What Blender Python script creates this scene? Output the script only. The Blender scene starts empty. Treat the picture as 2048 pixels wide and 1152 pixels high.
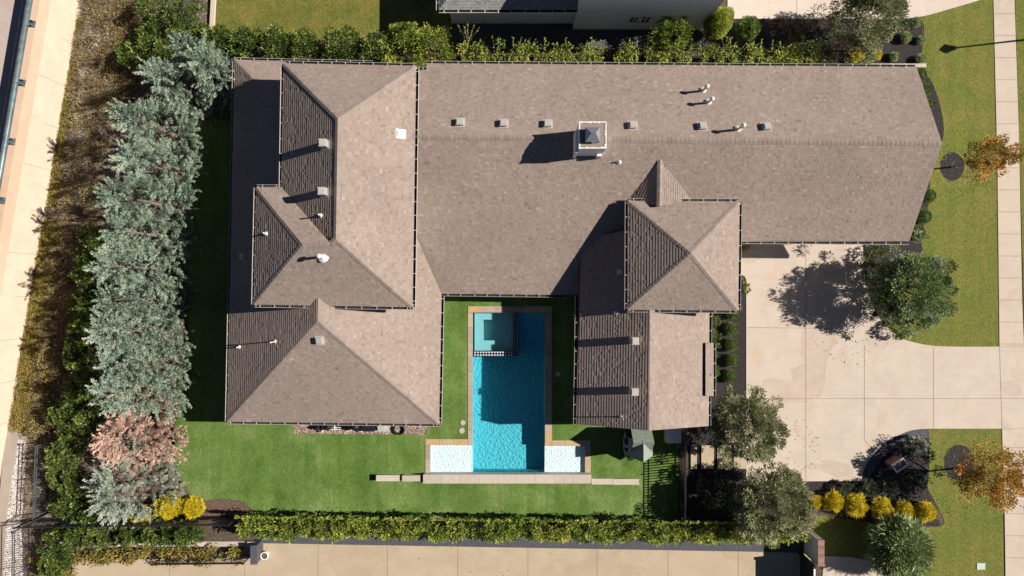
import bpy, math, random
import numpy as np
from mathutils import Vector
from mathutils.geometry import tessellate_polygon
random.seed(7); RNG = np.random.default_rng(11)
sc = bpy.context.scene; COL = sc.collection
# ---------------------------------------------------------------- camera, sky, sun, exposure
H = 42.667; S = 32.0            # drone height (m); photograph pixels per metre at ground level
cam = bpy.data.cameras.new('camera'); cam.lens = 24; cam.sensor_width = 36; cam.clip_end = 3000; cam.clip_start = .5
camo = bpy.data.objects.new('camera', cam); COL.objects.link(camo); camo.location = (0, 0, H); sc.camera = camo
SUN_EL = math.radians(37.5); SUN_AZ = math.radians(6.5)      # azimuth: north of due east
sv = Vector((math.cos(SUN_EL)*math.cos(SUN_AZ), math.cos(SUN_EL)*math.sin(SUN_AZ), math.sin(SUN_EL)))
w = bpy.data.worlds.new("World"); sc.world = w; w.use_nodes = True
wn = w.node_tree.nodes; wl = w.node_tree.links
sky = wn.new('ShaderNodeTexSky'); sky.sky_type = 'NISHITA'; sky.sun_disc = False
sky.air_density = .36; sky.dust_density = .15; sky.ozone_density = 3; sky.sun_elevation = SUN_EL; sky.sun_rotation = math.radians(90) - SUN_AZ
wn['Background'].inputs['Strength'].default_value = .05
wl.new(sky.outputs[0], wn['Background'].inputs['Color'])
sun = bpy.data.lights.new('sun', 'SUN'); sun.energy = 5; sun.angle = math.radians(.53); sun.color = (1, .94, .86)
suno = bpy.data.objects.new('sun', sun); COL.objects.link(suno); suno.rotation_euler = sv.to_track_quat('Z', 'Y').to_euler()
sc.view_settings.view_transform = 'Standard'; sc.view_settings.look = 'None'
sc.view_settings.exposure = .66; sc.cycles.diffuse_bounces = 2; sc.view_settings.gamma = 1

# ---------------------------------------------------------------- coordinates
def W(px, py, z=0.):                       # where the sight line through a photograph pixel is at height z
    k = (1 - z/H)/S
    return Vector(((px-1024)*k, (576-py)*k, z))
def W2(px, py, z=0.): return W(px, py, z)[:2]
def plane(a, b, c):
    n = (b-a).cross(c-a).normalized()
    if n.z < 0: n = -n
    return n, n.dot(a)
def on(pl, px, py):                        # sight line meets a plane
    n, d = pl; a = Vector(((px-1024)/S, (576-py)/S, 0)); b = Vector((-a.x/H, -a.y/H, 1))
    return a + b*((d-n.dot(a))/n.dot(b))

# ---------------------------------------------------------------- materials
def newmat(name):
    m = bpy.data.materials.new(name); m.use_nodes = True; nt = m.node_tree; nt.nodes.clear()
    out = nt.nodes.new('ShaderNodeOutputMaterial'); return m, nt, out
def ramp(nt, src, stops):
    r = nt.nodes.new('ShaderNodeValToRGB'); e = r.color_ramp.elements
    while len(e) > 1: e.remove(e[-1])
    e[0].position = stops[0][0]; e[0].color = (*stops[0][1], 1)
    for p, c in stops[1:]:
        x = e.new(p); x.color = (*c, 1)
    nt.links.new(src, r.inputs[0]); return r.outputs[0]
def noise(nt, scale, detail=4, rough=.6, dist=0, vec=None):
    n = nt.nodes.new('ShaderNodeTexNoise'); n.inputs['Scale'].default_value = scale
    n.inputs['Detail'].default_value = detail; n.inputs['Roughness'].default_value = rough
    n.inputs['Distortion'].default_value = dist
    if vec is None:
        g = nt.nodes.new('ShaderNodeNewGeometry'); vec = g.outputs['Position']
    nt.links.new(vec, n.inputs['Vector']); return n.outputs['Fac']
def mapped(nt, scl, rot=(0, 0, 0)):
    g = nt.nodes.new('ShaderNodeNewGeometry'); m = nt.nodes.new('ShaderNodeMapping')
    m.inputs['Scale'].default_value = scl; m.inputs['Rotation'].default_value = rot
    nt.links.new(g.outputs['Position'], m.inputs['Vector']); return m.outputs[0]
def mixc(nt, a, b, f, mode='MIX'):
    m = nt.nodes.new('ShaderNodeMix'); m.data_type = 'RGBA'; m.blend_type = mode
    for s, i in ((a, 6), (b, 7), (f, 0)):
        if isinstance(s, (int, float)): m.inputs[i].default_value = s
        elif isinstance(s, tuple): m.inputs[i].default_value = (*s, 1)
        else: nt.links.new(s, m.inputs[i])
    return m.outputs[2]
def principled(nt, out, col, rough=.85, metal=0, spec=.3, bumpsrc=None, bstr=.5, bdist=.02):
    p = nt.nodes.new('ShaderNodeBsdfPrincipled')
    if isinstance(col, tuple): p.inputs['Base Color'].default_value = (*col, 1)
    else: nt.links.new(col, p.inputs['Base Color'])
    p.inputs['Roughness'].default_value = rough; p.inputs['Metallic'].default_value = metal
    p.inputs['Specular IOR Level'].default_value = spec
    if bumpsrc is not None:
        b = nt.nodes.new('ShaderNodeBump'); b.inputs['Strength'].default_value = bstr; b.inputs['Distance'].default_value = bdist
        nt.links.new(bumpsrc, b.inputs['Height']); nt.links.new(b.outputs[0], p.inputs['Normal'])
    nt.links.new(p.outputs[0], out.inputs[0]); return p
def surf(name, stops, scale=3, big=None, bigscale=.3, fine=0, finescale=40, rough=.85, bump=.4, bdist=.02, metal=0, spec=.3, detail=6):
    """mottled surface: ramp over noise, times a big soft patch tone, times fine grain"""
    m, nt, out = newmat(name)
    c = ramp(nt, noise(nt, scale, detail, .65), stops)
    if big: c = mixc(nt, c, ramp(nt, noise(nt, bigscale, 3, .5, .4), big), 1.0, 'MULTIPLY')
    f = noise(nt, finescale, 2, .7)
    if fine: c = mixc(nt, c, ramp(nt, f, [(.3, (1-fine,)*3), (.7, (1+fine,)*3)]), 1.0, 'MULTIPLY')
    principled(nt, out, c, rough, metal, spec, f, bump, bdist); return m
def attrmat(name, stops, rough=.85, spec=.25, finescale=30, fine=.15, transl=0, big=None, bigscale=.4):
    m, nt, out = newmat(name)
    a = nt.nodes.new('ShaderNodeAttribute'); a.attribute_name = 'var'
    c = ramp(nt, a.outputs['Fac'], stops)
    if fine: c = mixc(nt, c, ramp(nt, noise(nt, finescale, 2, .7), [(.3, (1-fine,)*3), (.7, (1+fine,)*3)]), 1.0, 'MULTIPLY')
    if big: c = mixc(nt, c, ramp(nt, noise(nt, bigscale, 3, .5, .4), big), 1.0, 'MULTIPLY')
    p = principled(nt, out, c, rough, 0, spec)
    if transl:
        t = nt.nodes.new('ShaderNodeBsdfTranslucent'); nt.links.new(c, t.inputs['Color'])
        mx = nt.nodes.new('ShaderNodeMixShader'); mx.inputs[0].default_value = transl
        nt.links.new(p.outputs[0], mx.inputs[1]); nt.links.new(t.outputs[0], mx.inputs[2]); nt.links.new(mx.outputs[0], out.inputs[0])
    return m
def flat(name, c, rough=.6, metal=0, spec=.4, fine=.08, finescale=25):
    return surf(name, [(.3, tuple(x*(1-fine) for x in c)), (.7, tuple(min(1, x*(1+fine)) for x in c))], finescale, rough=rough, metal=metal, spec=spec, bump=.05)
M = {}
M['soil'] = surf('soil', [(.3, (.05, .035, .025)), (.5, (.11, .08, .055)), (.7, (.19, .14, .1))], 9, [(.3, (.6, .6, .6)), (.7, (1.1, 1.1, 1.1))], .5, .35, 50, bump=.8, bdist=.05)
M['bank'] = surf('bank soil', [(.3, (.06, .04, .028)), (.5, (.17, .12, .09)), (.64, (.42, .35, .31))], 6, [(.3, (.5, .5, .5)), (.7, (1.1, 1.1, 1.1))], .7, .4, 45, bump=1, bdist=.06)
M['mulch'] = surf('black mulch', [(.35, (.012, .01, .01)), (.55, (.04, .033, .032)), (.72, (.1, .085, .08))], 22, None, 1, .5, 60, bump=1, bdist=.05)
M['barkmulch'] = surf('brown mulch', [(.35, (.05, .03, .022)), (.55, (.16, .1, .075)), (.72, (.34, .25, .2))], 24, None, 1, .5, 60, bump=1, bdist=.05)
M['greygravel'] = surf('grey gravel', [(.35, (.03, .03, .035)), (.55, (.1, .1, .115)), (.72, (.22, .22, .25))], 26, None, 1, .4, 60, bump=1, bdist=.04)
def lawnmat(name, dark, mid, light, patch, pscale, stripe=0.):
    m, nt, out = newmat(name)
    v = mapped(nt, (1, .55, 1), (0, 0, .5))
    f = noise(nt, 13, 5, .75, .3, v)
    c = ramp(nt, f, [(.32, dark), (.5, mid), (.68, light)])
    c = mixc(nt, c, ramp(nt, noise(nt, pscale, 4, .6, .5), patch), 1.0, 'MULTIPLY')
    g = noise(nt, 55, 2, .8); c = mixc(nt, c, ramp(nt, g, [(.3, (.72,)*3), (.7, (1.28,)*3)]), 1.0, 'MULTIPLY')
    if stripe:
        s = noise(nt, 1, 2, .5, 0, mapped(nt, (1.7, .04, 1)))
        c = mixc(nt, c, ramp(nt, s, [(.35, (1-stripe,)*3), (.65, (1+stripe,)*3)]), 1.0, 'MULTIPLY')
    principled(nt, out, c, .9, 0, .15, g, .7, .03); return m
M['turf'] = lawnmat('back turf', (.062, .115, .022), (.1, .17, .034), (.16, .225, .07), [(.32, (.7, .78, .62)), (.5, (1, 1, 1)), (.66, (1.45, 1.22, 1.7))], .45, .1)
M['lawn'] = lawnmat('front lawn', (.075, .08, .016), (.14, .15, .03), (.22, .215, .055), [(.3, (.8, .95, .8)), (.5, (1, 1, 1)), (.7, (1.25, 1.05, 1.2))], .6, .06)
M['dryturf'] = lawnmat('dry lawn', (.07, .075, .015), (.13, .135, .027), (.23, .19, .055), [(.3, (.75, .85, .75)), (.5, (1, 1, 1)), (.7, (1.45, 1.1, 1.3))], .8, .05)
def concrete(name, base, stain, rot=0, rustc=None):
    m, nt, out = newmat(name)
    c = ramp(nt, noise(nt, .9, 6, .6, .6), [(.3, tuple(x*.93 for x in base)), (.5, base), (.7, tuple(min(.8, x*1.07) for x in base))])
    st = ramp(nt, noise(nt, .2, 4, .5, .6), [(.3, tuple((1+x)/2 for x in stain)), (.425, tuple((1+x)/2 for x in stain)), (.44, stain), (.452, (1, 1, 1)), (.7, (1, 1, 1))])
    c = mixc(nt, c, st, 1., 'MULTIPLY')
    if rustc: c = mixc(nt, c, ramp(nt, noise(nt, .5, 6, .7, 1), [(.55, (1, 1, 1)), (.68, rustc)]), 1.0, 'MULTIPLY')
    br = noise(nt, 1, 3, .6, 0, mapped(nt, (.6, 14, 1), (0, 0, rot)))
    c = mixc(nt, c, ramp(nt, br, [(.3, (.955,)*3), (.7, (1.04,)*3)]), 1.0, 'MULTIPLY')
    g = noise(nt, 30, 3, .8); c = mixc(nt, c, ramp(nt, g, [(.3, (.94,)*3), (.7, (1.05,)*3)]), 1.0, 'MULTIPLY')
    principled(nt, out, c, .9, 0, .2, g, .25, .01); return m
M['drive'] = concrete('driveway concrete', (.5, .42, .35), (.88, .85, .82), 0, (1.0, .9, .78))
M['alley'] = concrete('alley concrete', (.42, .335, .235), (.92, .9, .87), 1.57)
M['walk'] = concrete('sidewalk concrete', (.5, .415, .335), (.93, .92, .9), 0)
M['northdrive'] = concrete('neighbour concrete', (.56, .47, .4), (.95, .94, .92), 0)
M['cream'] = concrete('cream wall concrete', (.62, .48, .37), (.98, .97, .95), 0, (1.0, .95, .9))
M['pink'] = concrete('pinkish parapet concrete', (.56, .4, .29), (.95, .93, .9), 0)
M['deck'] = concrete('bridge deck concrete', (.42, .34, .3), (.95, .93, .9), 0)
M['footing'] = concrete('footing concrete', (.3, .26, .22), (.9, .9, .9), 0)
M['joint'] = flat('dark joint line', (.2, .16, .13), .95)  # even brown for the thin strips marking slab and wall panel joints
M['shingle'] = attrmat('shingles', [(0, (.19, .149, .125)), (.35, (.255, .204, .172)), (.7, (.295, .239, .203)), (1, (.36, .296, .254))], .95, .12, 60, .3, 0, [(.3, (.9, .88, .88)), (.7, (1.06, 1.04, 1.02))], .25)
M['shinglecap'] = attrmat('ridge cap shingles', [(0, (.225, .176, .15)), (1, (.282, .224, .193))], .95, .12, 60, .3)
M['shinglenb'] = attrmat('grey shingles', [(0, (.13, .13, .13)), (1, (.3, .3, .29))], .95, .12, 60, .3)
M['slab'] = flat('roof deck', (.05, .04, .035), .95)
M['gutter'] = flat('gutter metal', (.5, .45, .41), .45)
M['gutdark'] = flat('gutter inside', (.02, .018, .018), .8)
M['white'] = flat('white paint', (.74, .72, .68), .5)
M['wallwhite'] = surf('painted brick', [(.4, (.52, .5, .47)), (.6, (.62, .6, .57))], 12, fine=.06, bump=.3)
M['nbwall'] = surf('neighbour brick', [(.4, (.68, .69, .7)), (.6, (.76, .77, .78))], 12, fine=.1, finescale=14, bump=.3)
M['glass'] = flat('window glass', (.03, .045, .05), .08, spec=.6)
M['vent'] = flat('galvanised vent', (.4, .375, .35), .4, 0, .4)
M['pvc'] = flat('white pipe', (.62, .6, .56), .35)
M['lead'] = flat('grey metal cap', (.3, .31, .32), .35, .6)
M['black'] = flat('black', (.012, .012, .013), .45)
M['blackgloss'] = flat('black gloss', (.012, .012, .014), .12, spec=.8)
M['fence'] = flat('black iron', (.03, .032, .035), .4, .3)
M['fencegrey'] = flat('weathered iron', (.14, .16, .17), .4, .5)
M['railgreen'] = surf('grey green painted steel', [(.35, (.07, .095, .1)), (.65, (.15, .19, .2))], 3, fine=.1, rough=.4, bump=.1, metal=.2)
M['stonetan'] = attrmat('tan stone', [(0, (.3, .24, .19)), (.4, (.4, .32, .24)), (.75, (.45, .29, .14)), (1, (.52, .42, .31))], .8, .2, 6, .12)
M['stonepale'] = attrmat('pale stone', [(0, (.4, .34, .28)), (1, (.5, .43, .36))], .8, .2, 6, .08)
def plaster(name, col, bs, bd, sc_):
    m, nt, out = newmat(name)
    v = nt.nodes.new('ShaderNodeTexVoronoi'); v.feature = 'SMOOTH_F1'; v.inputs['Scale'].default_value = sc_; v.inputs['Smoothness'].default_value = .6
    g = nt.nodes.new('ShaderNodeNewGeometry'); ad = nt.nodes.new('ShaderNodeVectorMath'); ad.operation = 'ADD'
    n = nt.nodes.new('ShaderNodeTexNoise'); n.inputs['Scale'].default_value = 3; sc2 = nt.nodes.new('ShaderNodeVectorMath'); sc2.operation = 'SCALE'; sc2.inputs[3].default_value = .35
    nt.links.new(g.outputs['Position'], n.inputs['Vector']); nt.links.new(n.outputs['Color'], sc2.inputs[0]); nt.links.new(g.outputs['Position'], ad.inputs[0]); nt.links.new(sc2.outputs[0], ad.inputs[1])
    nt.links.new(ad.outputs[0], v.inputs['Vector'])
    principled(nt, out, col, .8, 0, .2, v.outputs['Distance'], bs, bd); return m
M['plaster'] = plaster('pool plaster', (.075, .41, .49), .8, .085, 6.5)
M['plasterwhite'] = plaster('pale plaster', (.74, .75, .74), .9, .045, 9)
M['spaplaster'] = surf('spa plaster', [(.3, (.2, .43, .46)), (.7, (.23, .47, .5))], 2, fine=.04, bump=.05, rough=.7)
M['brick'] = attrmat('red brick', [(0, (.22, .12, .1)), (1, (.36, .22, .18))], .9, .15, 20, .2)
M['trunk'] = surf('bark', [(.3, (.12, .09, .065)), (.7, (.26, .21, .17))], 14, bump=.6)
M['twig'] = attrmat('dry twigs', [(0, (.11, .08, .055)), (.5, (.27, .205, .14)), (1, (.52, .44, .34))], .9, .1, 20, .2)
M['playroof'] = attrmat('green grey playhouse shingles', [(0, (.16, .18, .15)), (1, (.26, .29, .24))], .9, .15, 30, .25)
LEAF = {}
def leafmat(key, name, stops, transl=.25, spec=.25, rough=.6):
    LEAF[key] = attrmat(name, stops, rough, spec, 20, .12, transl)
leafmat('juniper', 'blue green juniper', [(0, (.03, .05, .03)), (.35, (.16, .225, .155)), (.7, (.4, .5, .38)), (1, (.52, .45, .31))], .15)
leafmat('juniperblue', 'pale blue juniper', [(0, (.06, .085, .06)), (.4, (.26, .33, .25)), (.75, (.52, .59, .47)), (1, (.6, .43, .31))], .15)
leafmat('dead', 'dead juniper', [(0, (.26, .165, .12)), (.4, (.58, .38, .28)), (1, (.8, .6, .48))], .15)
leafmat('holly', 'holly leaves', [(0, (.025, .045, .01)), (.5, (.085, .13, .024)), (.8, (.18, .23, .04)), (1, (.3, .33, .09))], .2, .35, .45)
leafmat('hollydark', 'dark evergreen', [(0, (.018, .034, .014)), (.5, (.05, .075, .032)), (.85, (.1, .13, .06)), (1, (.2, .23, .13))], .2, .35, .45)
leafmat('vine', 'climbing vine', [(0, (.05, .075, .015)), (.4, (.17, .23, .035)), (.75, (.35, .41, .07)), (1, (.52, .46, .1))], .3)
leafmat('crape', 'crape myrtle leaves', [(0, (.045, .06, .022)), (.35, (.17, .2, .08)), (.7, (.38, .39, .2)), (1, (.58, .5, .36))], .25)
leafmat('vitex', 'chaste tree leaves', [(0, (.05, .08, .025)), (.4, (.15, .22, .07)), (.8, (.34, .42, .17)), (1, (.4, .4, .42))], .25)
leafmat('maple', 'maple leaves', [(0, (.13, .1, .025)), (.4, (.36, .25, .045)), (.75, (.62, .36, .08)), (1, (.68, .3, .1))], .3)
leafmat('yellow', 'yellow foliage', [(0, (.3, .25, .01)), (.5, (.62, .48, .015)), (1, (.78, .62, .04))], .25)
leafmat('box', 'boxwood leaves', [(0, (.04, .06, .012)), (.5, (.1, .15, .025)), (1, (.2, .26, .05))], .2)
leafmat('lime', 'lime arborvitae', [(0, (.16, .19, .02)), (.5, (.32, .36, .045)), (1, (.46, .48, .09))], .2)
leafmat('olive', 'grey olive evergreen', [(0, (.06, .09, .025)), (.5, (.23, .3, .1)), (1, (.6, .66, .36))], .15)
leafmat('ivy', 'yellow green creeper', [(0, (.08, .07, .02)), (.4, (.21, .165, .035)), (.75, (.32, .29, .05)), (1, (.36, .2, .09))], .2)
leafmat('roseleaf', 'white flowers and leaves', [(0, (.03, .055, .02)), (.5, (.1, .16, .05)), (.58, (.7, .72, .62)), (1, (.8, .8, .76))], .2)
leafmat('scrub', 'golden brown scrub', [(0, (.07, .055, .02)), (.5, (.22, .165, .06)), (1, (.46, .37, .16))], .2)
leafmat('redleaf', 'reddish leaves', [(0, (.08, .04, .03)), (.5, (.2, .11, .08)), (1, (.36, .25, .19))], .2)

# ---------------------------------------------------------------- mesh builder
class MB:
    def __init__(s): s.v = []; s.f = []; s.mi = []; s.va = []; s.Q = []
    def add(s, vs, fs, mi=0, var=.5):
        o = len(s.v); s.v += [tuple(v) for v in vs]
        for f in fs: s.f.append([o+i for i in f]); s.mi.append(mi); s.va.append(var)
    def quads(s, Q, var, mi=0): s.Q.append((np.asarray(Q, float), np.broadcast_to(np.asarray(var, float), (len(Q),)), mi))
    def box(s, x0, y0, z0, x1, y1, z1, mi=0, var=.5):
        s.add([(x0,y0,z0),(x1,y0,z0),(x1,y1,z0),(x0,y1,z0),(x0,y0,z1),(x1,y0,z1),(x1,y1,z1),(x0,y1,z1)],
              [(3,2,1,0),(4,5,6,7),(0,1,5,4),(1,2,6,5),(2,3,7,6),(3,0,4,7)], mi, var)
    def bar(s, a, b, w_, h_, mi=0, var=.5):               # box from a to b, width w_ (horizontal), height h_, top at a.z
        a = Vector(a); b = Vector(b); d = (b-a); d.normalize()
        sd = d.cross(Vector((0,0,1))); sd = sd.normalized() if sd.length > 1e-4 else Vector((1,0,0))
        up = sd.cross(d).normalized(); sd = sd*w_/2; up = up*h_/2
        s.add([a-sd-up, a+sd-up, a+sd+up, a-sd+up, b-sd-up, b+sd-up, b+sd+up, b-sd+up],
              [(0,1,2,3),(7,6,5,4),(0,4,5,1),(1,5,6,2),(2,6,7,3),(3,7,4,0)], mi, var)
    def tube(s, a, b, r0, r1=None, n=8, mi=0, var=.5, cap=True):
        r1 = r0 if r1 is None else r1; a = Vector(a); b = Vector(b); d = (b-a).normalized()
        u = d.orthogonal().normalized(); v = d.cross(u)
        vs = []
        for p, r in ((a, r0), (b, r1)):
            for i in range(n):
                t = 2*math.pi*i/n; vs.append(p+u*r*math.cos(t)+v*r*math.sin(t))
        fs = [(i, (i+1) % n, n+(i+1) % n, n+i) for i in range(n)]
        if cap: fs += [tuple(range(n-1, -1, -1)), tuple(range(n, 2*n))]
        s.add(vs, fs, mi, var)
    def prism(s, poly, z0, z1, mi=0, var=.5, side=None):  # poly of (x, y), both heights may be callables
        n = len(poly); g0 = z0 if callable(z0) else (lambda x, y: z0); g1 = z1 if callable(z1) else (lambda x, y: z1)
        vs = [(x, y, g0(x, y)) for x, y in poly] + [(x, y, g1(x, y)) for x, y in poly]
        tr = tessellate_polygon([[Vector((x, y, 0)) for x, y in poly]])
        s.add(vs, [tuple(n+i for i in t) for t in tr], mi, var)
        s.add(vs, [(i, (i+1) % n, n+(i+1) % n, n+i) for i in range(n)], mi if side is None else side, var)
    def sheet(s, polys, z, mi=0, var=.5):                 # polys: outer outline and holes
        flatv = [p for q in polys for p in q]
        tr = tessellate_polygon([[Vector((x, y, 0)) for x, y in q] for q in polys])
        fs = []
        for a, b, c in tr:
            A, B, C = flatv[a], flatv[b], flatv[c]
            cr = (B[0]-A[0])*(C[1]-A[1])-(B[1]-A[1])*(C[0]-A[0])
            fs.append((a, b, c) if cr > 0 else (a, c, b))
        s.add([(x, y, z) for x, y in flatv], fs, mi, var)
    def build(s, name, mats, parent=None, smooth=False, loc=None):
        vs = np.array(s.v, float).reshape(-1, 3); nv = len(vs)
        li = [np.array([i for f in s.f for i in f], int)]; lt = [np.array([len(f) for f in s.f], int)]
        mi = [np.array(s.mi, int)]; va = [np.array(s.va, float)]; V = [vs]
        for Q, var, m in s.Q:
            n = len(Q); k = Q.shape[1]; V.append(Q.reshape(-1, 3)); li.append(nv+np.arange(n*k)); lt.append(np.full(n, k, int))
            mi.append(np.full(n, m, int)); va.append(var); nv += n*k
        V = np.concatenate(V); li = np.concatenate(li); lt = np.concatenate(lt); mi = np.concatenate(mi); va = np.concatenate(va)
        if loc is not None: V = V - np.array(loc)
        me = bpy.data.meshes.new(name)
        me.vertices.add(len(V)); me.vertices.foreach_set('co', V.astype(np.float32).ravel())
        me.loops.add(len(li)); me.loops.foreach_set('vertex_index', li.astype(np.int32))
        me.polygons.add(len(lt)); me.polygons.foreach_set('loop_start', (np.cumsum(lt)-lt).astype(np.int32))
        me.polygons.foreach_set('material_index', mi.astype(np.int32))
        me.update(calc_edges=True)
        at = me.attributes.new('var', 'FLOAT', 'FACE'); at.data.foreach_set('value', va.astype(np.float32))
        me.polygons.foreach_set('use_smooth', np.full(len(lt), bool(smooth)))
        for m in (mats if isinstance(mats, (list, tuple)) else [mats]): me.materials.append(m)
        o = bpy.data.objects.new(name, me); COL.objects.link(o)
        if parent is not None: put(o, parent)
        elif loc is not None: o.location = loc
        return o
def wloc(o):
    v = Vector(o.location)
    while o.parent: o = o.parent; v += o.location
    return v
def put(o, parent): o.parent = parent; o.location = -wloc(parent)          # child keeps its world place
def tag(o, label, cat, group=None):
    o['label'] = label; o['category'] = cat
    if group: o['group'] = group
    return o
def thing(name, label, cat, loc=(0, 0, 0), group=None):
    o = bpy.data.objects.new(name, None); COL.objects.link(o); o.location = loc; o.empty_display_size = .2
    return tag(o, label, cat, group)
def kind(o, k): o['kind'] = k; return o
def copy_tree(o, parent=None):
    c = o.copy(); COL.objects.link(c); c.parent = parent
    for ch in list(o.children): copy_tree(ch, c)
    return c
ORD = ['first', 'second', 'third', 'fourth', 'fifth', 'sixth', 'seventh', 'eighth', 'ninth', 'tenth', 'eleventh', 'twelfth', 'thirteenth', 'fourteenth', 'fifteenth', 'sixteenth', 'seventeenth', 'eighteenth', 'nineteenth', 'twentieth']

# ================================================================ SETTING
POOLHOLE = [W2(*p) for p in [(940,619),(1097,619),(1097,886),(1176,887),(1176,952),(855,952),(855,884),(940,884)]]
def poly(pts, z=0): return [W2(x, y, z) for x, y in pts]
def arc(pts, n=8):                                        # Catmull-Rom through the points
    out = []
    P = [pts[0]]+list(pts)+[pts[-1]]
    for i in range(1, len(P)-2):
        for k in range(n):
            t = k/n; p0, p1, p2, p3 = P[i-1:i+3]
            out.append(tuple(.5*((2*p1[j])+(-p0[j]+p2[j])*t+(2*p0[j]-5*p1[j]+4*p2[j]-p3[j])*t*t+(-p0[j]+3*p1[j]-3*p2[j]+p3[j])*t**3) for j in (0, 1)))
    out.append(pts[-1]); return out
m = MB(); m.sheet([[(-700, -700), (700, -700), (700, 700), (-700, 700)], POOLHOLE], 0); kind(m.build('ground', M['soil']), 'structure')
# bank of bare soil beside the wall
m = MB(); m.sheet([poly([(182,-100),(455,-100),(400,120),(352,300),(350,1000),(60,1060),(60,1300),(-40,1300),(-5,1000),(20,850)])], .012); kind(m.build('bank', M['bank']), 'structure')
# back lawn
bl = poly([(350,843),(376,800),(376,240),(1000,240),(1356,700),(1356,1040),(510,1036)] + arc([(510,1036),(497,1012),(478,1001),(440,998),(400,1000),(378,985),(362,955),(351,925),(350,880)])[1:])
m = MB(); m.sheet([bl, POOLHOLE], .03); kind(m.build('lawn', M['turf']), 'structure')
m = MB(); m.sheet([poly([(428,-90),(905,-90),(905,62),(850,84),(424,84)])], .03); kind(m.build('lawn', M['dryturf']), 'structure')
# front lawns
m = MB()
m.sheet([poly([(1985,-120)]+[(1986,0),(1994,340),(1998,693)]+arc([(1998,693),(1900,693),(1850,690),(1800,675),(1770,650),(1800,560),(1845,500)],6)[1:]+arc([(1845,500),(1843,470),(1858,400),(1862,330),(1885,280),(1884,230),(1866,170),(1843,130),(1848,60),(1840,35)],6)[1:]+arc([(1840,35),(1880,22),(1960,-2),(2000,-40)],5)[1:])], .02)
m.sheet([poly([(1859,857),(2003,857),(2010,1300),(1870,1300),(1830,1152),(1790,1138),(1750,1120),(1700,1112),(1650,1110),(1618,1085),(1606,1040)]+arc([(1640,1030),(1740,1045),(1880,1053),(1872,1010),(1855,975),(1858,940),(1858,857)],4))], .02)
m.sheet([poly([(2029,-120),(2700,-120),(2700,1300),(2052,1300),(2047,600),(2030,0)])], .02)
kind(m.build('lawn', M['lawn']), 'structure')
# mulch beds
m = MB()
m.sheet([poly([(1416,560),(1492,560),(1492,980),(1640,962),(1722,962),(1728,930),(1750,903),(1782,878),(1815,862),(1858,857),(1858,940),(1855,975),(1872,1010),(1880,1053),(1740,1045),(1615,1018),(1600,1060),(1376,1060),(1376,870),(1416,850)])], .012)
m.sheet([poly(arc([(1825,125),(1852,135),(1870,170),(1884,230),(1885,290),(1864,330),(1862,400),(1846,470),(1848,500),(1842,570),(1770,650),(1740,600),(1725,560),(1725,470),(1790,470),(1800,300),(1825,125)],5))], .012)
m.sheet([poly([(1405,36),(1655,38),(1800,38),(1842,35),(1850,130),(1405,130)])], .012)
kind(m.build('mulch_bed', M['mulch']), 'structure')
m = MB()
for cx, cy, r in ((1904,333,25.5), (1918,925,32)):
    m.sheet([poly([(cx+r*math.cos(t*.2618)*(.95+.05*math.sin(3*t)), cy+r*1.12*math.sin(t*.2618)) for t in range(24)])], .028)
kind(m.build('tree_ring_mulch', M['mulch']), 'structure')
m = MB(); m.sheet([poly(arc([(395,1002),(440,999),(478,1002),(497,1013),(512,1040)],5)+[(512,1050),(300,1050),(300,930),(350,880),(352,930)])], .02)
m.sheet([poly([(300,845),(350,845),(350,930),(300,930)])], .02); kind(m.build('mulch_bed', M['barkmulch']), 'structure')
m = MB(); m.sheet([poly([(470,1050),(1600,1055),(1600,1104),(1505,1102.7),(524,1085.7)])], .045); m.sheet([poly([(1722,960),(1728,930),(1750,903),(1782,878),(1815,862),(1858,857),(1858,875),(1820,880),(1790,895),(1765,915),(1745,945),(1735,962)])], .02)
m.sheet([poly([(905,45),(1405,60),(1390,100),(905,95)])], .01)
kind(m.build('gravel_strip', M['greygravel']), 'structure')

def slab(name, poly2, z, mat, joints, jw=.013):
    m = MB(); m.prism(poly2, -.1, z, 0)
    for a, b in joints:
        a = Vector(a); b = Vector(b); d = (b-a).normalized(); n = Vector((-d.y, d.x))*jw
        m.add([(*(a-n), z+.004), (*(b-n), z+.004), (*(b+n), z+.004), (*(a+n), z+.004)], [(0, 1, 2, 3)], 1)
    return kind(m.build(name, [mat, M['joint']]), 'structure')
J = lambda *q: [(W2(a, b), W2(c, d)) for a, b, c, d in q]
drv = poly([(1478,440),(1725,440),(1725,485)]+arc([(1725,485),(1727,530),(1733,575),(1745,610),(1765,645),(1800,675),(1848,689),(1900,693),(1998,693)],5)[1:]+[(2300,693),(2300,857),(2003,857),(1859,857)]+arc([(1859,857),(1820,861),(1780,879),(1750,904),(1730,932),(1722,962)],5)[1:]+[(1640,962),(1492,962),(1492,560)]+arc([(1492,560),(1488,552),(1478,550)],3)[1:])
slab('driveway', drv, .045, M['drive'], J((1611,490,1611,960),(1728,690,1728,880),(1728,880,1745,900),(1866,693,1866,857),(1494,655,1712,657),(1712,657,1740,633),(1494,797,2300,797),(1998,693,2003,857)))
sw = [(1984,-150),(2026,-150),(2028,0),(2036,280),(2043,600),(2047,693)]
slab('sidewalk', poly([(1984,-150),(2026,-150),(2028,0),(2037,280),(2043,600),(2047,692.6),(1998,692.6),(1994,340),(1986,0)]), .05, M['walk'],
     J(*[(1985+y*.0185, y, 2028+y*.027, y) for y in range(-60, 690, 44)]))
slab('sidewalk', poly([(2003,857.4),(2050,857.4),(2060,1300),(2012,1300),(2008,1000)]), .05, M['walk'], J(*[(2003+(y-857)*.02, y, 2051+(y-857)*.02, y) for y in range(895, 1300, 44)]))
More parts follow.
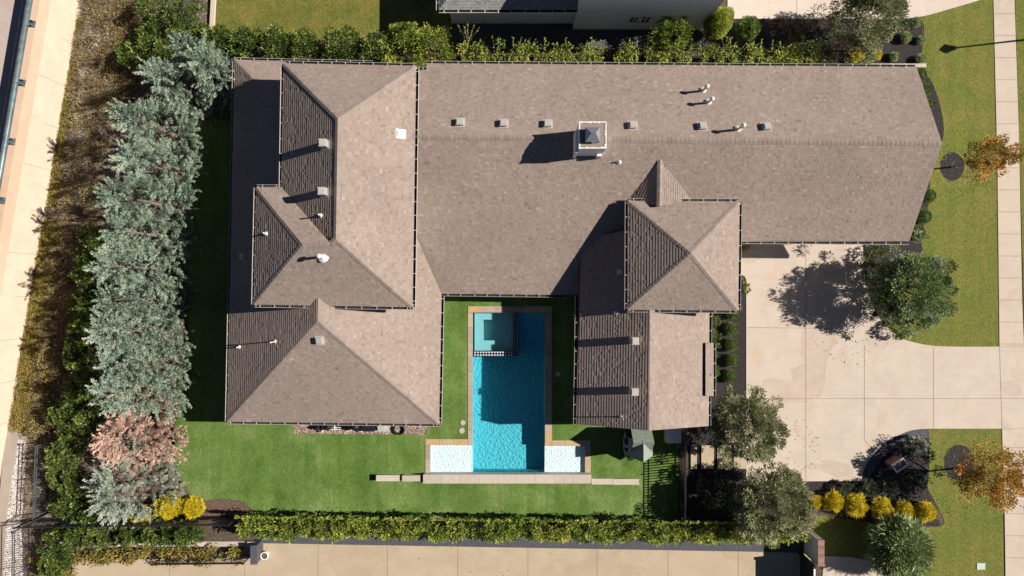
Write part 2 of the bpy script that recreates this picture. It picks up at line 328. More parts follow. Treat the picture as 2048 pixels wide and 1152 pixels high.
slab('driveway', poly([(1455,-150),(1984,-150),(1984,-12)]+arc([(1984,-12),(1960,0),(1900,18),(1845,33),(1800,38)],4)[1:]+[(1655,38),(1455,38)]), .045, M['northdrive'], J((1593,-100,1593,38),(1455,-40,1984,-40)))
slab('driveway', poly([(145,1125),(200,1116),(440,1108),(524,1086),(1505,1103),(1622,1106),(1622,1400),(145,1400)]), .04, M['alley'],
     J((637,1090,635,1400),(775,1092,775,1400),(1194,1097,1194,1400),(1336,1099,1336,1400),(1476,1101,1476,1400),(1056,1094,1056,1400),(916,1092,914,1400),(490,1092,489,1400),(340,1110,338,1400)))
slab('driveway', poly([(1648,1112),(1700,1114),(1750,1122),(1790,1140),(1830,1152),(1900,1400),(1623,1400)]), .04, M['walk'], [])
# white rock strip at the foot of the wall and grey footing
def pebbles(name, polys, n, r0, r1, stops, flatn=.6):
    m = MB(); mat_ = attrmat(name+' stones', stops, .8, .2, 30, .1)
    tri = []
    for q in polys:
        V = [Vector((x, y, 0)) for x, y in q]
        for a, b, c in tessellate_polygon([V]): tri.append((V[a], V[b], V[c]))
    ar = np.array([((b-a).cross(c-a)).length for a, b, c in tri]); ar /= ar.sum()
    idx = RNG.choice(len(tri), n, p=ar); T = np.array([[list(p) for p in t] for t in tri])[idx]
    u = RNG.random((n, 2)); fl = u.sum(1) > 1; u[fl] = 1-u[fl]
    P = T[:, 0]+u[:, :1]*(T[:, 1]-T[:, 0])+u[:, 1:]*(T[:, 2]-T[:, 0])
    r = RNG.uniform(r0, r1, n); an = RNG.uniform(0, 6.28, n); asp = RNG.uniform(.6, 1, n)
    ring = []
    for k in range(5):
        t = an+k*1.2566
        ring.append(np.stack([P[:, 0]+np.cos(t)*r, P[:, 1]+np.sin(t)*r*asp, np.full(n, .02)], 1))
    top = []
    for k in range(5):
        t = an+k*1.2566
        top.append(np.stack([P[:, 0]+np.cos(t)*r*.6+RNG.normal(0, .1, n)*r, P[:, 1]+np.sin(t)*r*asp*.6, .02+r*flatn*RNG.uniform(.7, 1.2, n)], 1))
    v = RNG.random(n)
    for k in range(5): m.quads(np.stack([ring[k], ring[(k+1) % 5], top[(k+1) % 5], top[k]], 1), v)
    m.quads(np.stack(top, 1), v)
    return kind(m.build(name, mat_), 'stuff')
pebbles('river_rocks', [poly([(40,868),(54,875),(50,960),(42,1050),(46,1200),(0,1200),(12,1060),(24,960)]), poly([(96,440),(112,440),(90,560),(60,700),(50,700),(76,560)]), poly([(150,60),(200,60),(190,150),(168,330),(150,330),(158,150)])], 6500, .03, .09, [(0, (.3, .27, .26)), (1, (.68, .63, .6))])
pebbles('rubble_stones', [poly([(312,893),(350,893),(350,930),(310,920)])], 420, .03, .08, [(0, (.2, .16, .13)), (1, (.6, .53, .46))])
m = MB(); m.prism(poly([(15,850),(41,858),(26,950),(14,1050),(-2,1300),(-60,1300),(2,1000)]), 0, .16); kind(m.build('wall_footing', M['footing']), 'structure')

# raised road beside the plot: retaining wall, deck, steel railing
wt = thing('retaining_wall', 'tall cream concrete retaining wall with vertical panel joints along the left edge', 'retaining wall')
A0 = Vector(W2(182.6, -100)+(0,)); B0 = Vector(W2(20, 850)+(0,)); dd = (B0-A0).normalized(); A0 = A0-dd*20; B1 = B0+dd*30
nrm = Vector((-dd.y, dd.x, 0)); nrm = nrm if nrm.x > 0 else -nrm
m = MB(); L_ = (B1-A0).length
def strip(mb, off0, off1, z0, z1, mi=0): # block along the wall between sideways offsets
    a, b = A0+nrm*off0, A0+nrm*off1; c, d = B1+nrm*off1, B1+nrm*off0
    mb.add([(a.x,a.y,z0),(b.x,b.y,z0),(c.x,c.y,z0),(d.x,d.y,z0),(a.x,a.y,z1),(b.x,b.y,z1),(c.x,c.y,z1),(d.x,d.y,z1)],
           [(0,1,2,3),(7,6,5,4),(0,4,5,1),(1,5,6,2),(2,6,7,3),(3,7,4,0)], mi)
strip(m, -.35, 0, 0, 2.7)
k = 0; t = 2.2
while t < L_:
    p = A0+dd*t
    a = p+nrm*.003; b = a+dd*.022
    if k % 2 == 0: m.add([(a.x,a.y,.0),(b.x,b.y,.0),(b.x,b.y,2.68),(a.x,a.y,2.68)], [(0,1,2,3)], 1)
    else: m.add([(a.x,a.y,.0),(b.x,b.y,.0),(b.x,b.y,1.5),(a.x,a.y,1.5)], [(0,1,2,3)], 1)
    t += 2.65; k += 1
m.build('wall_panel', [M['cream'], M['joint']], wt)
m = MB(); strip(m, -.5, .04, 2.71, 3.55); m.build('coping', M['pink'], wt)
m = MB(); strip(m, -14, -.51, 2.2, 2.75); kind(m.build('road_deck', M['deck']), 'structure')
rl = thing('steel_railing', 'grey green steel pipe railing bolted on top of the cream wall', 'railing')
m = MB(); a = A0+nrm*-.16+Vector((0,0,4.05)); b = B1+nrm*-.16+Vector((0,0,4.05)); m.tube(a, b, .15, n=14); m.build('top_rail', M['railgreen'], rl, True)
m = MB()
for z, off in ((3.75, -.42), (3.35, -.74)): m.tube(A0+nrm*off+Vector((0,0,z)), B1+nrm*off+Vector((0,0,z)), .035, n=8)
m.build('lower_rail', M['railgreen'], rl)
t = (Vector((*W2(66, 48, 3.55), 0))-A0).dot(dd); t -= 3.42*int(t/3.42)
while t < L_:
    p = A0+dd*t-nrm*.02; m = MB(); z = 3.55
    d2 = dd*.19; n2 = nrm
    q = [p-d2-n2*.34, p+d2-n2*.34, p+d2+n2*.05, p-d2+n2*.05]
    m.add([(v.x, v.y, z+.002) for v in q]+[(v.x, v.y, z+.03) for v in q], [(4,5,6,7),(0,1,5,4),(1,2,6,5),(2,3,7,6),(3,0,4,7)])
    for sgn in (-1, 1):
        c = p+dd*.13*sgn-nrm*.1; m.bar(c+Vector((0,0,z+.03)), c+Vector((0,0,z+.42))-nrm*.08, .03, .2)
        c = p+dd*.1*sgn; m.tube(c+nrm*.0+Vector((0,0,z+.03)), c+Vector((0,0,z+.07)), .02, n=6, mi=1)
    m.bar(p-nrm*.2+dd*.16+Vector((0,0,3.85)), p-nrm*.78+dd*.16+Vector((0,0,3.38)), .03, .05)
    m.bar(p-nrm*.2-dd*.1+Vector((0,0,3.85)), p-nrm*.78-dd*.1+Vector((0,0,3.38)), .03, .05)
    m.build('post_bracket', [M['railgreen'], M['vent']], rl); t += 3.42
    if t > 60: break

# ================================================================ HOUSE
house = thing('house', 'sprawling house with brown shingle hip roofs around a pool courtyard', 'house', tuple(W(1024, 400)))
EXPO = .15
def course(mb, P, uref, mi=0, seed=0, expo=EXPO, lo=.012, hi=.022):
    """lay stepped shingle tabs over planar polygon P; uref=(a,b) eave edge giving the row direction"""
    rd = random.Random(seed)
    n = Vector((0,0,0))
    for i in range(len(P)): n += P[i].cross(P[(i+1) % len(P)])
    n.normalize(); n = n if n.z > 0 else -n
    u = (uref[1]-uref[0]); u = (u-n*u.dot(n)).normalized(); v = n.cross(u)
    if v.z < 0: v = -v
    wst = v.x > .6
    if wst: expo *= 1.05; hi *= 1.05
    o = uref[0]
    Q = [((p-o).dot(u), (p-o).dot(v)) for p in P]; vmax = max(q[1] for q in Q); vmin = min(q[1] for q in Q)
    def inter(c):
        xs = []
        for i in range(len(Q)):
            (a, b), (c2, d) = Q[i], Q[(i+1) % len(Q)]
            if (b <= c) != (d <= c): xs.append(a+(c-b)/(d-b)*(c2-a))
        xs.sort(); return xs
    k = math.floor(vmin/expo)
    while k*expo < vmax-1e-4:
        v0 = max(k*expo, vmin)+1e-4; v1 = min((k+1)*expo, vmax)-1e-4; k += 1
        if v1-v0 < .004: continue
        a = inter(v0); b = inter(v1)
        if len(a) < 2 or len(b) < 2: continue
        a = (a[0], a[-1]); b = (b[0], b[-1])
        x = min(a[0], b[0])-rd.random()*.3; end = max(a[1], b[1])
        while x < end:
            L = rd.choice((.09, .13, .17, .24)); y = min(x+L, end+.01)
            c = lambda t, r: min(max(t, r[0]), r[1])
            pts = [(c(x, a), v0), (c(y, a), v0), (c(y, b), v1), (c(x, b), v1)]; x = y
            if abs(pts[1][0]-pts[0][0])+abs(pts[2][0]-pts[3][0]) < .01: continue
            h = rd.choice((lo, hi)) if not wst else (lo if rd.random() < .13 else hi); var = min(1, max(0, rd.gauss(.52, .14)))
            w4 = [o+u*p+v*q for p, q in pts]
            lowv = [w4[0]+n*h, w4[1]+n*h, w4[2]+n*.003, w4[3]+n*.003]
            mb.add(lowv, [(0, 1, 2, 3)], mi, var)
            mb.add([w4[0]-n*.01, w4[1]-n*.01, lowv[1], lowv[0]], [(0, 1, 2, 3)], mi, var*.6)
def deck(mb, P, mi=1, t=.2):
    n = len(P); top = [p-Vector((0,0,.03)) for p in P]; bot = [p-Vector((0,0,t)) for p in P]
    tr = tessellate_polygon([top])
    mb.add(top+bot, [tuple(t_) for t_ in tr]+[tuple(n+i for i in t_) for t_ in tr]+[(i, (i+1) % n, n+(i+1) % n, n+i) for i in range(n)], mi)
def caps(mb, a, b, drop, mi=2, seed=1, wd=.15):
    rd = random.Random(seed); a = Vector(a); b = Vector(b)
    if a.z > b.z: a, b = b, a
    L = (b-a).length; d = (b-a)/L; s = Vector((d.y, -d.x, 0)).normalized(); n = max(1, int(L/.24))
    for i in range(n):
        p = a+d*(L*i/n); q = a+d*(L*(i+1)/n); up0 = Vector((0,0,.034+rd.random()*.006)); up1 = Vector((0,0,.027))
        dn = Vector((0,0,-drop*wd)); var = min(1, max(0, rd.gauss(.5, .25)))
        mb.add([p+up0, q+up1, q+s*wd+dn+up1, p+s*wd+dn+up0, q-s*wd+dn+up1, p-s*wd+dn+up0, p-s*wd+dn, p, p+s*wd+dn],
               [(0, 1, 2, 3), (1, 0, 5, 4), (5, 0, 7, 6), (0, 3, 8, 7)], mi, var)
def gutter(mb, a, b, out, sp=.78, wd=.14, stop=None):
    """trough along a-b, opening upward, out = outward unit vector"""
    a = Vector(a); b = Vector(b); d = (b-a).normalized(); L = (b-a).length
    o = Vector((out[0], out[1], 0)); z = Vector((0,0,-.05))
    def blk(o0, o1, z0, z1, mi, s0=0., s1=None):
        s1 = L if s1 is None else s1
        q = [a+d*s0+o*o0, a+d*s1+o*o0, a+d*s1+o*o1, a+d*s0+o*o1]
        mb.add([p+Vector((0,0,z0)) for p in q]+[p+Vector((0,0,z1)) for p in q], [(3,2,1,0),(4,5,6,7),(0,1,5,4),(1,2,6,5),(2,3,7,6),(3,0,4,7)], mi)
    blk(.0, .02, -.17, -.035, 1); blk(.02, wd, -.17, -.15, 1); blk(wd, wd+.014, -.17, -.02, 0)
    t = .3
    while t < L-.1:
        blk(.0, wd, -.032, -.012, 0, t, t+.03); t += sp*random.uniform(.93, 1.07)
def zof(pl, px, py): return on(pl, px, py)
def roof(name, faces, capsl, gutters, label=None, mats=None, expo=EXPO):
    r_ = MB()
    for i, (P, e) in enumerate(faces):
        course(r_, P, e, 0, seed=hash(name) % 7+i*3+5, expo=expo); deck(r_, P)
    for i, (a, b, dr) in enumerate(capsl): caps(r_, a, b, dr, 2, i)
    o = r_.build('roof', mats or [M['shingle'], M['slab'], M['shinglecap']], house)
    if label: o['label'] = label
    for a, b, out in gutters:
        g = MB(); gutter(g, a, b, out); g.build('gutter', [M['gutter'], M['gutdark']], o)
    return o
N_, S_, E_, W_ = (0, 1), (0, -1), (1, 0), (-1, 0)
# --- main wing
rW = W(832, 273, 6.05); rE = W(1884, 287, 6.5); se = W(1818, 484, 4.15)
plS = plane(rW, rE, se)
c1 = on(plS, 1480, 482); c2 = on(plS, 1142, 590); c3 = on(plS, 882, 587)
nW = W(853, 127, 4.1); nE = W(1833, 134, 4.1); plN = plane(rW, rE, nE)
rWW = rW+(rW-rE)*(.12/(rE-rW).length); 
nA = on(plN, 853, 127); nB = on(plN, 853, 139); nC = on(plN, 835, 139); nD = on(plN, 830, 139)
c4 = c3+(c3-c2).normalized()*2.6
sA = on(plS, 1480, 482)
capE = rE
# split the south slope into convex pieces that share one row grid
e_main = (c3, c2)
vr = (rE-rW).normalized()
pS1 = [c4, c2, on(plS, 1160, 285-0) if False else rW.lerp(rE, .33), rWW]
pS2 = [c2, on(plS, 1480, 560), on(plS, 1480, 482), se, rE, rW.lerp(rE, .33)]
# piece 2 polygon must follow the real outline: courtyard end up to the tower, then the garage eave
pS2 = [c2, c1, se, rE, rW.lerp(rE, .33)]
R_main = roof('main', [(pS1, e_main), (pS2, e_main), ([nD, nC, nB, nA, nE, rE, rWW], (nA, nE))],
     [(rWW, rE, .5)],
     [(nA, nE, N_), (nC, nB, N_), (c1+Vector((.1,0,0)), se, S_), (c3+Vector((.1,0,0)), c2, S_)], 'long gabled shingle roof with the chimney')
# --- west wing, lower hip
ez = 3.1
lNW = W(470, 120, ez); lNE = W(745, 126, ez); lSE = W(878, 848, ez); lSW = W(455, 843, ez)
lR2 = W(636, 642, 6.4)
xr = lR2.x; yN = lNW.y-(lR2.x-lNW.x)*1.0
lR1 = Vector((W(640, 300, 6.4).x, yN, 6.4))
lEN = on(plane(lSE, lR2, lR1), 884, 590); lEN = W(882.5, 587, c3.z)
plE = plane(lSE, lR2, lR1)
lE0 = Vector((lR1.x+(lSE.x-lR2.x), yN+3, 0)); lE0 = on(plE, 885, 400)
lNEx = Vector((lE0.x, lNE.y, ez))
fE = [lSE, on(plE, 884, 560), on(plE, 888, 330), lR1, lR2]
# the valley: east slope cut where it meets the main south slope
vA = c3.copy(); vB = on(plE, 835, 478)
vA = on(plE, 883, 587)
fE = [lSE, vA, vB, on(plE, 800, 420), on(plE, 700, 330), lR1, lR2]
plLN = plane(lNW, lNE, lR1); LX = Vector((lNE.x-1.0, lR1.y+.6, 0)); LX.z = (plLN[1]-plLN[0].x*LX.x-plLN[0].y*LX.y)/plLN[0].z
R_low = roof('low', [(fE, (lSE, vA)), ([lSW, lSE, lR2], (lSW, lSE)), ([lSW, lNW, lR1, lR2], (lSW, lNW)), ([lNW, lNE, LX, lR1], (lNW, lNE))],
     [(lSW, lR2, .38), (lSE, lR2, .38), (lNW, lR1, .38), (lR2, lR1, .5)],
     [(lSW, lNW, W_), (lSE, lSW, S_), (lSE+Vector((0,.0,0)), vA-Vector((0,.15,0)), E_), (lNW, lNE, N_)], 'low outer hip roof of the left wing')
# --- west wing, upper roof
uz = 6.15
A = W(567, 127, uz); B = W(832, 132, uz); C = W(825, 614, uz); D = W(508, 609, uz); P1 = W(513, 375, uz); Q1 = W(563, 375, uz)
R1 = W(676, 237, 8.25); R2 = W(672, 478, 8.25)
plUS = plane(D, C, R2); T1 = on(plUS, 605, 490); plPN = plane(P1, Q1, T1); V1 = W(661, 487, .5*(T1.z+7.6)); 
V1 = on(plUS, 661, 487)
plUW = plane(A, Q1, R1); plBN = plane(P1, Q1, T1)
R_up = roof('up', [([A, B, R1], (A, B)), ([C, B, R1, R2], (C, B)), ([D, C, R2, V1, T1], (D, C)), ([P1, D, T1], (D, P1)), ([P1, Q1, V1, T1], (P1, Q1)), ([A, R1, R2, V1, Q1], (Q1, A))],
     [(A, R1, .4), (B, R1, .4), (R1, R2, .55), (C, R2, .4), (D, T1, .4), (P1, T1, .4), (T1, V1, .4), (V1, R2, .3)],
     [(A, B, N_), (C, B, E_), (D, P1, W_), (Q1, A, W_), (P1, Q1, N_), (D, W(632, 611, uz), S_), (W(650, 612, uz), C, S_)], 'upper hip roof of the left wing')
# --- tower
tz = 5.35
tA = W(1256, 402, tz); tB = W(1479, 403, tz); tC = W(1476, 621, tz); tD = W(1255, 619, tz); tP = W(1382, 506, 7.0)
R_tow = roof('tow', [([tA, tB, tP], (tA, tB)), ([tC, tB, tP], (tC, tB)), ([tD, tC, tP], (tD, tC)), ([tD, tA, tP], (tD, tA))],
     [(tA, tP, .4), (tB, tP, .4), (tC, tP, .4), (tD, tP, .4)],
     [(W(1340,403,tz), tB, N_), (tA, W(1303,402.5,tz), N_), (tC, tB, E_), (tD, W(1296,619,tz), S_), (W(1308,619.5,tz), tC, S_), (tD, tA, W_)], 'small square hip roof rising beside the garage wing')
# cricket behind the tower
kz = on(plS, 1320, 320).z+.05
kP = on(plS, 1320, 320)+Vector((0,0,.05)); kR = W(1319, 412, kz); kW = on(plS, 1252, 404); kE = on(plS, 1388, 402)
R_cr = roof('cr', [([kW, kR, kP], (W(1253, 412, kW.z), W(1322, 300, kW.z))), ([kE, kR, kP], (W(1385, 412, kE.z), W(1385, 300, kE.z)))], [(kR, kP, .5)], [], 'little gabled cricket behind the tower roof')
# --- east wing gable
gz = 3.25
gSW = W(1152, 848, gz); gNW = W(1156, 592, gz); gSE = W(1417, 852, gz); gNE = W(1419, 500, gz)
gS = W(1298, 861, 5.35); gN = W(1301, 450, 5.35)
plGE = plane(gSE, gNE, gS)
R_ea = roof('ea', [([gSW, W(1159, 480, gz), gN, gS], (gSW, gNW)), ([gSE, gNE, gN, gS], (gSE, gNE))], [(gS, gN, .52)],
     [(gSW, gNW, W_), (W(1419.5,622,gz), W(1418.5,686,gz), E_), (W(1417,794,gz), gSE, E_)], 'gabled roof of the right wing beside the pool')
dm = MB(); q = [W(1411, 792, 3.62), W(1427, 792, 3.42), W(1427, 686, 3.42), W(1411, 686, 3.62)]; course(dm, q, (q[1], q[2]), 0, 3); deck(dm, q, 1, .35)
dm = dm.build('roof', [M['shingle'], M['slab']], house); dm['label'] = 'narrow raised strip of roof over the entry eave'
g = MB(); gutter(g, q[1], q[2], E_); g.build('gutter', [M['gutter'], M['gutdark']], dm)
# --- walls
def inset_rect(pts, d):
    xs = sorted(p.x for p in pts); ys = sorted(p.y for p in pts)
    return (xs[0]+d, ys[0]+d, xs[-1]-d, ys[-1]-d)
wl_ = MB()
def wbox(pts, d, top, y1=None, x1=None, x0=None, y0=None):
    a = list(inset_rect(pts, d))
    if x0 is not None: a[0] = x0
    if y0 is not None: a[1] = y0
    if x1 is not None: a[2] = x1
    if y1 is not None: a[3] = y1
    wl_.box(a[0], a[1], 0, a[2], a[3], top); return a
lw = wbox([lNW, lSE, lSW], .45, 2.8, y1=lNW.y-.5, x1=lSE.x-.6)
uw = wbox([A, B, C], .42, 5.9, x1=B.x-.75); wl_.box(D.x+.42, D.y+.42, 0, A.x+.6, P1.y-.42, 5.9)
mw = wbox([nA, nE, se], .45, 3.8, x1=nE.x-.7, x0=C.x-.8, y0=c1.y+.6)
cw = (lSE.x-.4, c3.y+.6, c2.x+.6, c1.y+1); wl_.box(cw[0], cw[1], 0, cw[2], cw[3], c3.z-.25)
tw = wbox([tA, tC], .42, 5.1)
gw = wbox([gSW, gNE, gSE], .42, 3.0, y1=tD.y+1.0)
# gable ends
def gable(xs, ys, top):  # polygon extruded thinly
    pass
gy = gw[1]; wl_.add([(gw[0], gy+.01, 3.0), (gw[2], gy+.01, 3.0), ((gw[0]+gw[2])/2, gy+.01, 4.9), (gw[0], gy+.2, 3.0), (gw[2], gy+.2, 3.0), ((gw[0]+gw[2])/2, gy+.2, 4.9)], [(0, 1, 2), (5, 4, 3), (0, 2, 5, 3), (2, 1, 4, 5)])
gx = mw[2]; ym = (mw[1]+mw[3])/2; wl_.add([(gx-.01, mw[1], 3.8), (gx-.01, mw[3], 3.8), (gx-.01, ym, 6.1), (gx-.2, mw[1], 3.8), (gx-.2, mw[3], 3.8), (gx-.2, ym, 6.1)], [(0, 1, 2), (5, 4, 3), (0, 2, 5, 3), (2, 1, 4, 5)])
wl_.build('wall', M['wallwhite'], house)
def window(x, y, z, wd, h, face, parent=None, name='window', door=False):
    """face: outward direction (dx, dy)"""
    f = Vector((face[0], face[1], 0)); s = Vector((-f.y, f.x, 0)); c = Vector((x, y, z)); fr = MB(); gl = MB()
    def blk(mb, u0, u1, z0, z1, d0, d1):
        q = [c+s*u0+f*d0, c+s*u1+f*d0, c+s*u1+f*d1, c+s*u0+f*d1]
        mb.add([p+Vector((0,0,z0)) for p in q]+[p+Vector((0,0,z1)) for p in q], [(3,2,1,0),(4,5,6,7),(0,1,5,4),(1,2,6,5),(2,3,7,6),(3,0,4,7)])
    t = .07
    for u0, u1, z0, z1 in ((-wd/2, wd/2, 0, t), (-wd/2, wd/2, h-t, h), (-wd/2, -wd/2+t, t, h-t), (wd/2-t, wd/2, t, h-t), (-.02, .02, t, h-t)): blk(fr, u0, u1, z0, z1, .003, .07)
    if not door: blk(fr, -wd/2+t, -.02, h*.5-.015, h*.5+.015, .003, .05); blk(fr, .02, wd/2-t, h*.5-.015, h*.5+.015, .003, .05)
    blk(gl, -wd/2+t, wd/2-t, t, h-t, .004, .02)
    o = fr.build(name, M['white'], parent); gl.build('pane', M['glass'], o); return o
for i in range(4): window(cw[0]+1.6+i*2.0, cw[1], .05, 1.7, 2.1, S_, house, 'patio_door', True)
for yy in (-1.5, -4.2, -6.8): window(lw[2], yy, .4, 1.6, 1.8, E_, house); window(lw[0], yy, .4, 1.5, 1.7, W_, house)
for xx in (-16, -12, -8): window(xx, lw[1], .6, 1.5, 1.6, S_, house)
for yy in (-2.8, -5.8): window(gw[0], yy, .4, 1.6, 1.9, W_, house); window(gw[2], yy, .5, 1.6, 1.7, E_, house)
for xx in (-2, 3, 8, 13, 19): window(xx, mw[3], 1.0, 1.4, 1.6, N_, house)
for yy in (5.5, 9.8): window(mw[2], yy, .8, 1.6, 1.8, E_, house)
for i in range(2):
    gd = MB(); x0 = 15.2+i*3.6; gd.box(x0, mw[1]-.08, .05, x0+3.1, mw[1]-.003, 2.5)
    for z in (.6, 1.2, 1.8): gd.box(x0+.02, mw[1]-.095, z, x0+3.08, mw[1]-.081, z+.03)
    gd.build('garage_door', M['white'], house)
# --- things on the roofs (sub-parts of the roof they stand on)
def boxvent(px, py, pl, roof_, sz=.4, h=.22, mat='vent', rot=0., hood=False):
    c = on(pl, px, py); n = pl[0]; m = MB()
    x, y = c.x, c.y; s = sz/2
    base = c.z
    zf = lambda a, b: c.z-(n.x*(a-c.x)+n.y*(b-c.y))/n.z
    fl = s+.08; q = [(x-fl, y-fl), (x+fl, y-fl), (x+fl, y+fl), (x-fl, y+fl)]
    m.prism(q, lambda a, b: zf(a, b), lambda a, b: zf(a, b)+.04, 0)
    q = [(x-s, y-s), (x+s, y-s), (x+s, y+s), (x-s, y+s)]
    if hood: m.prism(q, lambda a, b: zf(a, b)+.03, base+h, 0)
    else: m.prism(q, lambda a, b: zf(a, b)+.03, lambda a, b: zf(a, b)+h, 0)
    z = base+h if hood else None
    t = s*.8
    q = [(x-t, y-t), (x+t, y-t), (x+t, y+t), (x-t, y+t)]
    m.prism(q, lambda a, b: (z or zf(a, b)+h)-.01, lambda a, b: (z or zf(a, b)+h)+.035, 0)
    o = m.build('roof_vent', M[mat], roof_); return o
for px, py in ((920,245),(1007,247),(1095,248),(1265,251),(1404,253),(1532,254)): boxvent(px, py, plN, R_main, .4, .25)
plUWs = plane(A, Q1, R1); plUE = plane(B, C, R1)
for px, py in ((651,290),(649,385)): boxvent(px, py, plUWs, R_up, .38, .62, hood=True)
boxvent(802, 268, plUE, R_up, .32, .12, 'pvc')
plGW = plane(gSW, gNW, gS)
for px, py in ((1266,680),(1265,780)): boxvent(px, py, plGW, R_ea, .4, .75, hood=True)
plLS = plane(lSW, lSE, lR2); plLW = plane(lSW, lNW, lR2)
boxvent(640, 681, plLS, R_low, .36, .25); boxvent(484, 513, plLW, R_low, .22, .06); boxvent(1240, 544, plGW, R_ea, .3, .08)
def pipe(px, py, pl, roof_, h, r=.045, cap=.0, flash=.14, mat='pvc'):
    """px, py: where the top of the pipe shows"""
    c = on(pl, px, py); 
    for _ in range(3): 
        top = W(px, py, c.z+h); c = Vector((top.x, top.y, 0)); c.z = (pl[1]-pl[0].x*c.x-pl[0].y*c.y)/pl[0].z
    m = MB(); m.tube(c-Vector((0,0,.05)), c+Vector((0,0,h)), r, n=10)
    m.tube(c, c+Vector((0,0,.12)), flash, r*1.3, n=12)
    if cap: m.tube(c+Vector((0,0,h-.1)), c+Vector((0,0,h+.03)), cap, cap*.85, n=14); m.tube(c+Vector((0,0,h+.03)), c+Vector((0,0,h+.08)), cap*.85, cap*.3, n=14)
    return m.build('vent_pipe', M[mat], roof_)
for px, py, h in ((1415,172,.95),(1425,197,.85),(1488,250,1.05)): pipe(px, py, plN, R_main, h, .07, .13, .22)
pipe(1240, 322, plS, R_main, .3)
pipe(637, 512, plUS, R_up, .85, .07, .13, .3)
pipe(527, 466, plane(P1, D, T1), R_up, .45, .04, .05); pipe(637, 429, plUWs, R_up, .5, .04, .05)
pipe(474, 695, plLW, R_low, .4, .04, .05); pipe(541, 685, plLW, R_low, .8, .035, .045)
pipe(1235, 627, plGW, R_ea, .5, .04, .05, .14); pipe(1246, 838, plGW, R_ea, .7, .035, .045, .1)
# chimney
ch = MB(); tz_ = 7.9
x0, y1 = W(1158, 243, tz_)[:2]; x1, y0 = W(1213, 297, tz_)[:2]
ch.box(x0+.02, y0+.02, 5.4, x1-.02, y1-.02, tz_-.12, 0)
for (a, b, c, d) in ((x0, y0, x1, y0+.05), (x0, y1-.05, x1, y1), (x0, y0+.05, x0+.05, y1-.05), (x1-.05, y0+.05, x1, y1-.05)): ch.box(a, b, tz_-.12, c, d, tz_, 0)
ch.box(x0+.05, y0+.05, tz_-.12, x1-.05, y1-.05, tz_-.03, 1)
for i in range(44):
    t = random.random(); sd = i % 4; s_ = random.uniform(.012, .035)
    px_, py_ = ((x0+t*(x1-x0), y0+.05), (x0+t*(x1-x0), y1-.05), (x0+.05, y0+t*(y1-y0)), (x1-.05, y0+t*(y1-y0)))[sd]
    ch.box(px_-s_*1.6, py_-s_, tz_-.05, px_+s_*1.6, py_+s_, tz_+.004+random.random()*.01, 0)
ch.box(x0-.13, y0-.1, 5.2, x0+.02, y1-.3, 7.3, 0)
ch.box(x1-.3, y0-.12, 5.2, x1-.06, y0+.02, 6.5, 0)
cho = ch.build('chimney', [M['white'], M['shinglecap']], R_main)
m = MB(); cx, cy = W(1186, 268, 8.3)[:2]; s = .37; zt = 7.87
for sx in (-1, 1):
    for sy in (-1, 1): m.box(cx+sx*(s-.04)-.02, cy+sy*(s-.04)-.02, zt-.06, cx+sx*(s-.04)+.02, cy+sy*(s-.04)+.02, zt+.3)
m.add([(cx-s, cy-s, zt+.3), (cx+s, cy-s, zt+.3), (cx+s, cy+s, zt+.3), (cx-s, cy+s, zt+.3), (cx-.1, cy+.03, zt+.55), (cx+.12, cy+.03, zt+.55)], [(0, 1, 5, 4), (1, 2, 5), (2, 3, 4, 5), (3, 0, 4), (3, 2, 1, 0)])
m.box(cx-.28, cy-.28, zt-.06, cx+.28, cy+.28, zt+.12)
m.build('chimney_cap', M['lead'], R_main)

# ================================================================ NEIGHBOUR HOUSE
nb = thing('neighbour_house', 'white neighbouring house in shade with grey shingle roof at the top edge', 'house', tuple(W(1150, 20)))
nx0, nx1 = -3.75, 3.8; ny = W(0, 46)[1]; n2y = W(0, 58)[1]; n2x1 = W(1402, 58)[0]
m = MB(); m.box(nx0, ny, 0, nx1, ny+9, 2.9); m.box(nx1, n2y, 0, n2x1, n2y+10, 6.2)
m.box(nx0-.03, ny-.03, 0, nx1-.002, ny-.001, .18); m.box(nx1+.002, n2y-.03, 0, n2x1+.03, n2y-.001, .5)
m.box(n2x1-.0, n2y-.02, .5, n2x1+.1, n2y+.1, 6.1)
m.build('wall', M['nbwall'], nb)
m = MB(); a = Vector((nx0-.5, ny-.42, 3.05)); b = Vector((nx1, ny-.42, 3.05)); c = Vector((nx1, ny+4.6, 5.9)); d = Vector((nx0+4.5, ny+4.6, 5.9)); e = Vector((nx0-.5, ny+9.4, 3.05))
for Pn, ed in (([a, b, c, d], (a, b)), ([e, a, d], (e, a))): course(m, Pn, ed, 0, 9); deck(m, Pn)
nr = m.build('roof', [M['shinglenb'], M['slab']], nb); g = MB(); gutter(g, a, b, S_); gutter(g, e, a, W_); g.build('gutter', [M['white'], M['gutdark']], nr)
m = MB(); a = Vector((nx1-.4, n2y-.45, 6.2)); b = Vector((n2x1+.5, n2y-.45, 6.2)); c = Vector((n2x1+.5, n2y+10.4, 6.2)); d = Vector((nx1-.4, n2y+10.4, 6.2)); e = Vector(((a.x+b.x)/2, n2y+4, 8.4)); f = Vector(((a.x+b.x)/2, n2y+6, 8.4))
for Pn, ed in (([a, b, e], (a, b)), ([b, c, f, e], (b, c)), ([c, d, f], (c, d)), ([d, a, e, f], (d, a))): course(m, Pn, ed, 0, 9); deck(m, Pn)
nr = m.build('roof', [M['shinglenb'], M['slab']], nb); g = MB(); gutter(g, a, b, S_); gutter(g, b, c, E_); g.build('gutter', [M['white'], M['gutdark']], nr)
for px in (1268, 1292): window(W(px, 45, 1.7)[0], n2y, 1.1, .62, 1.0, S_, nb)
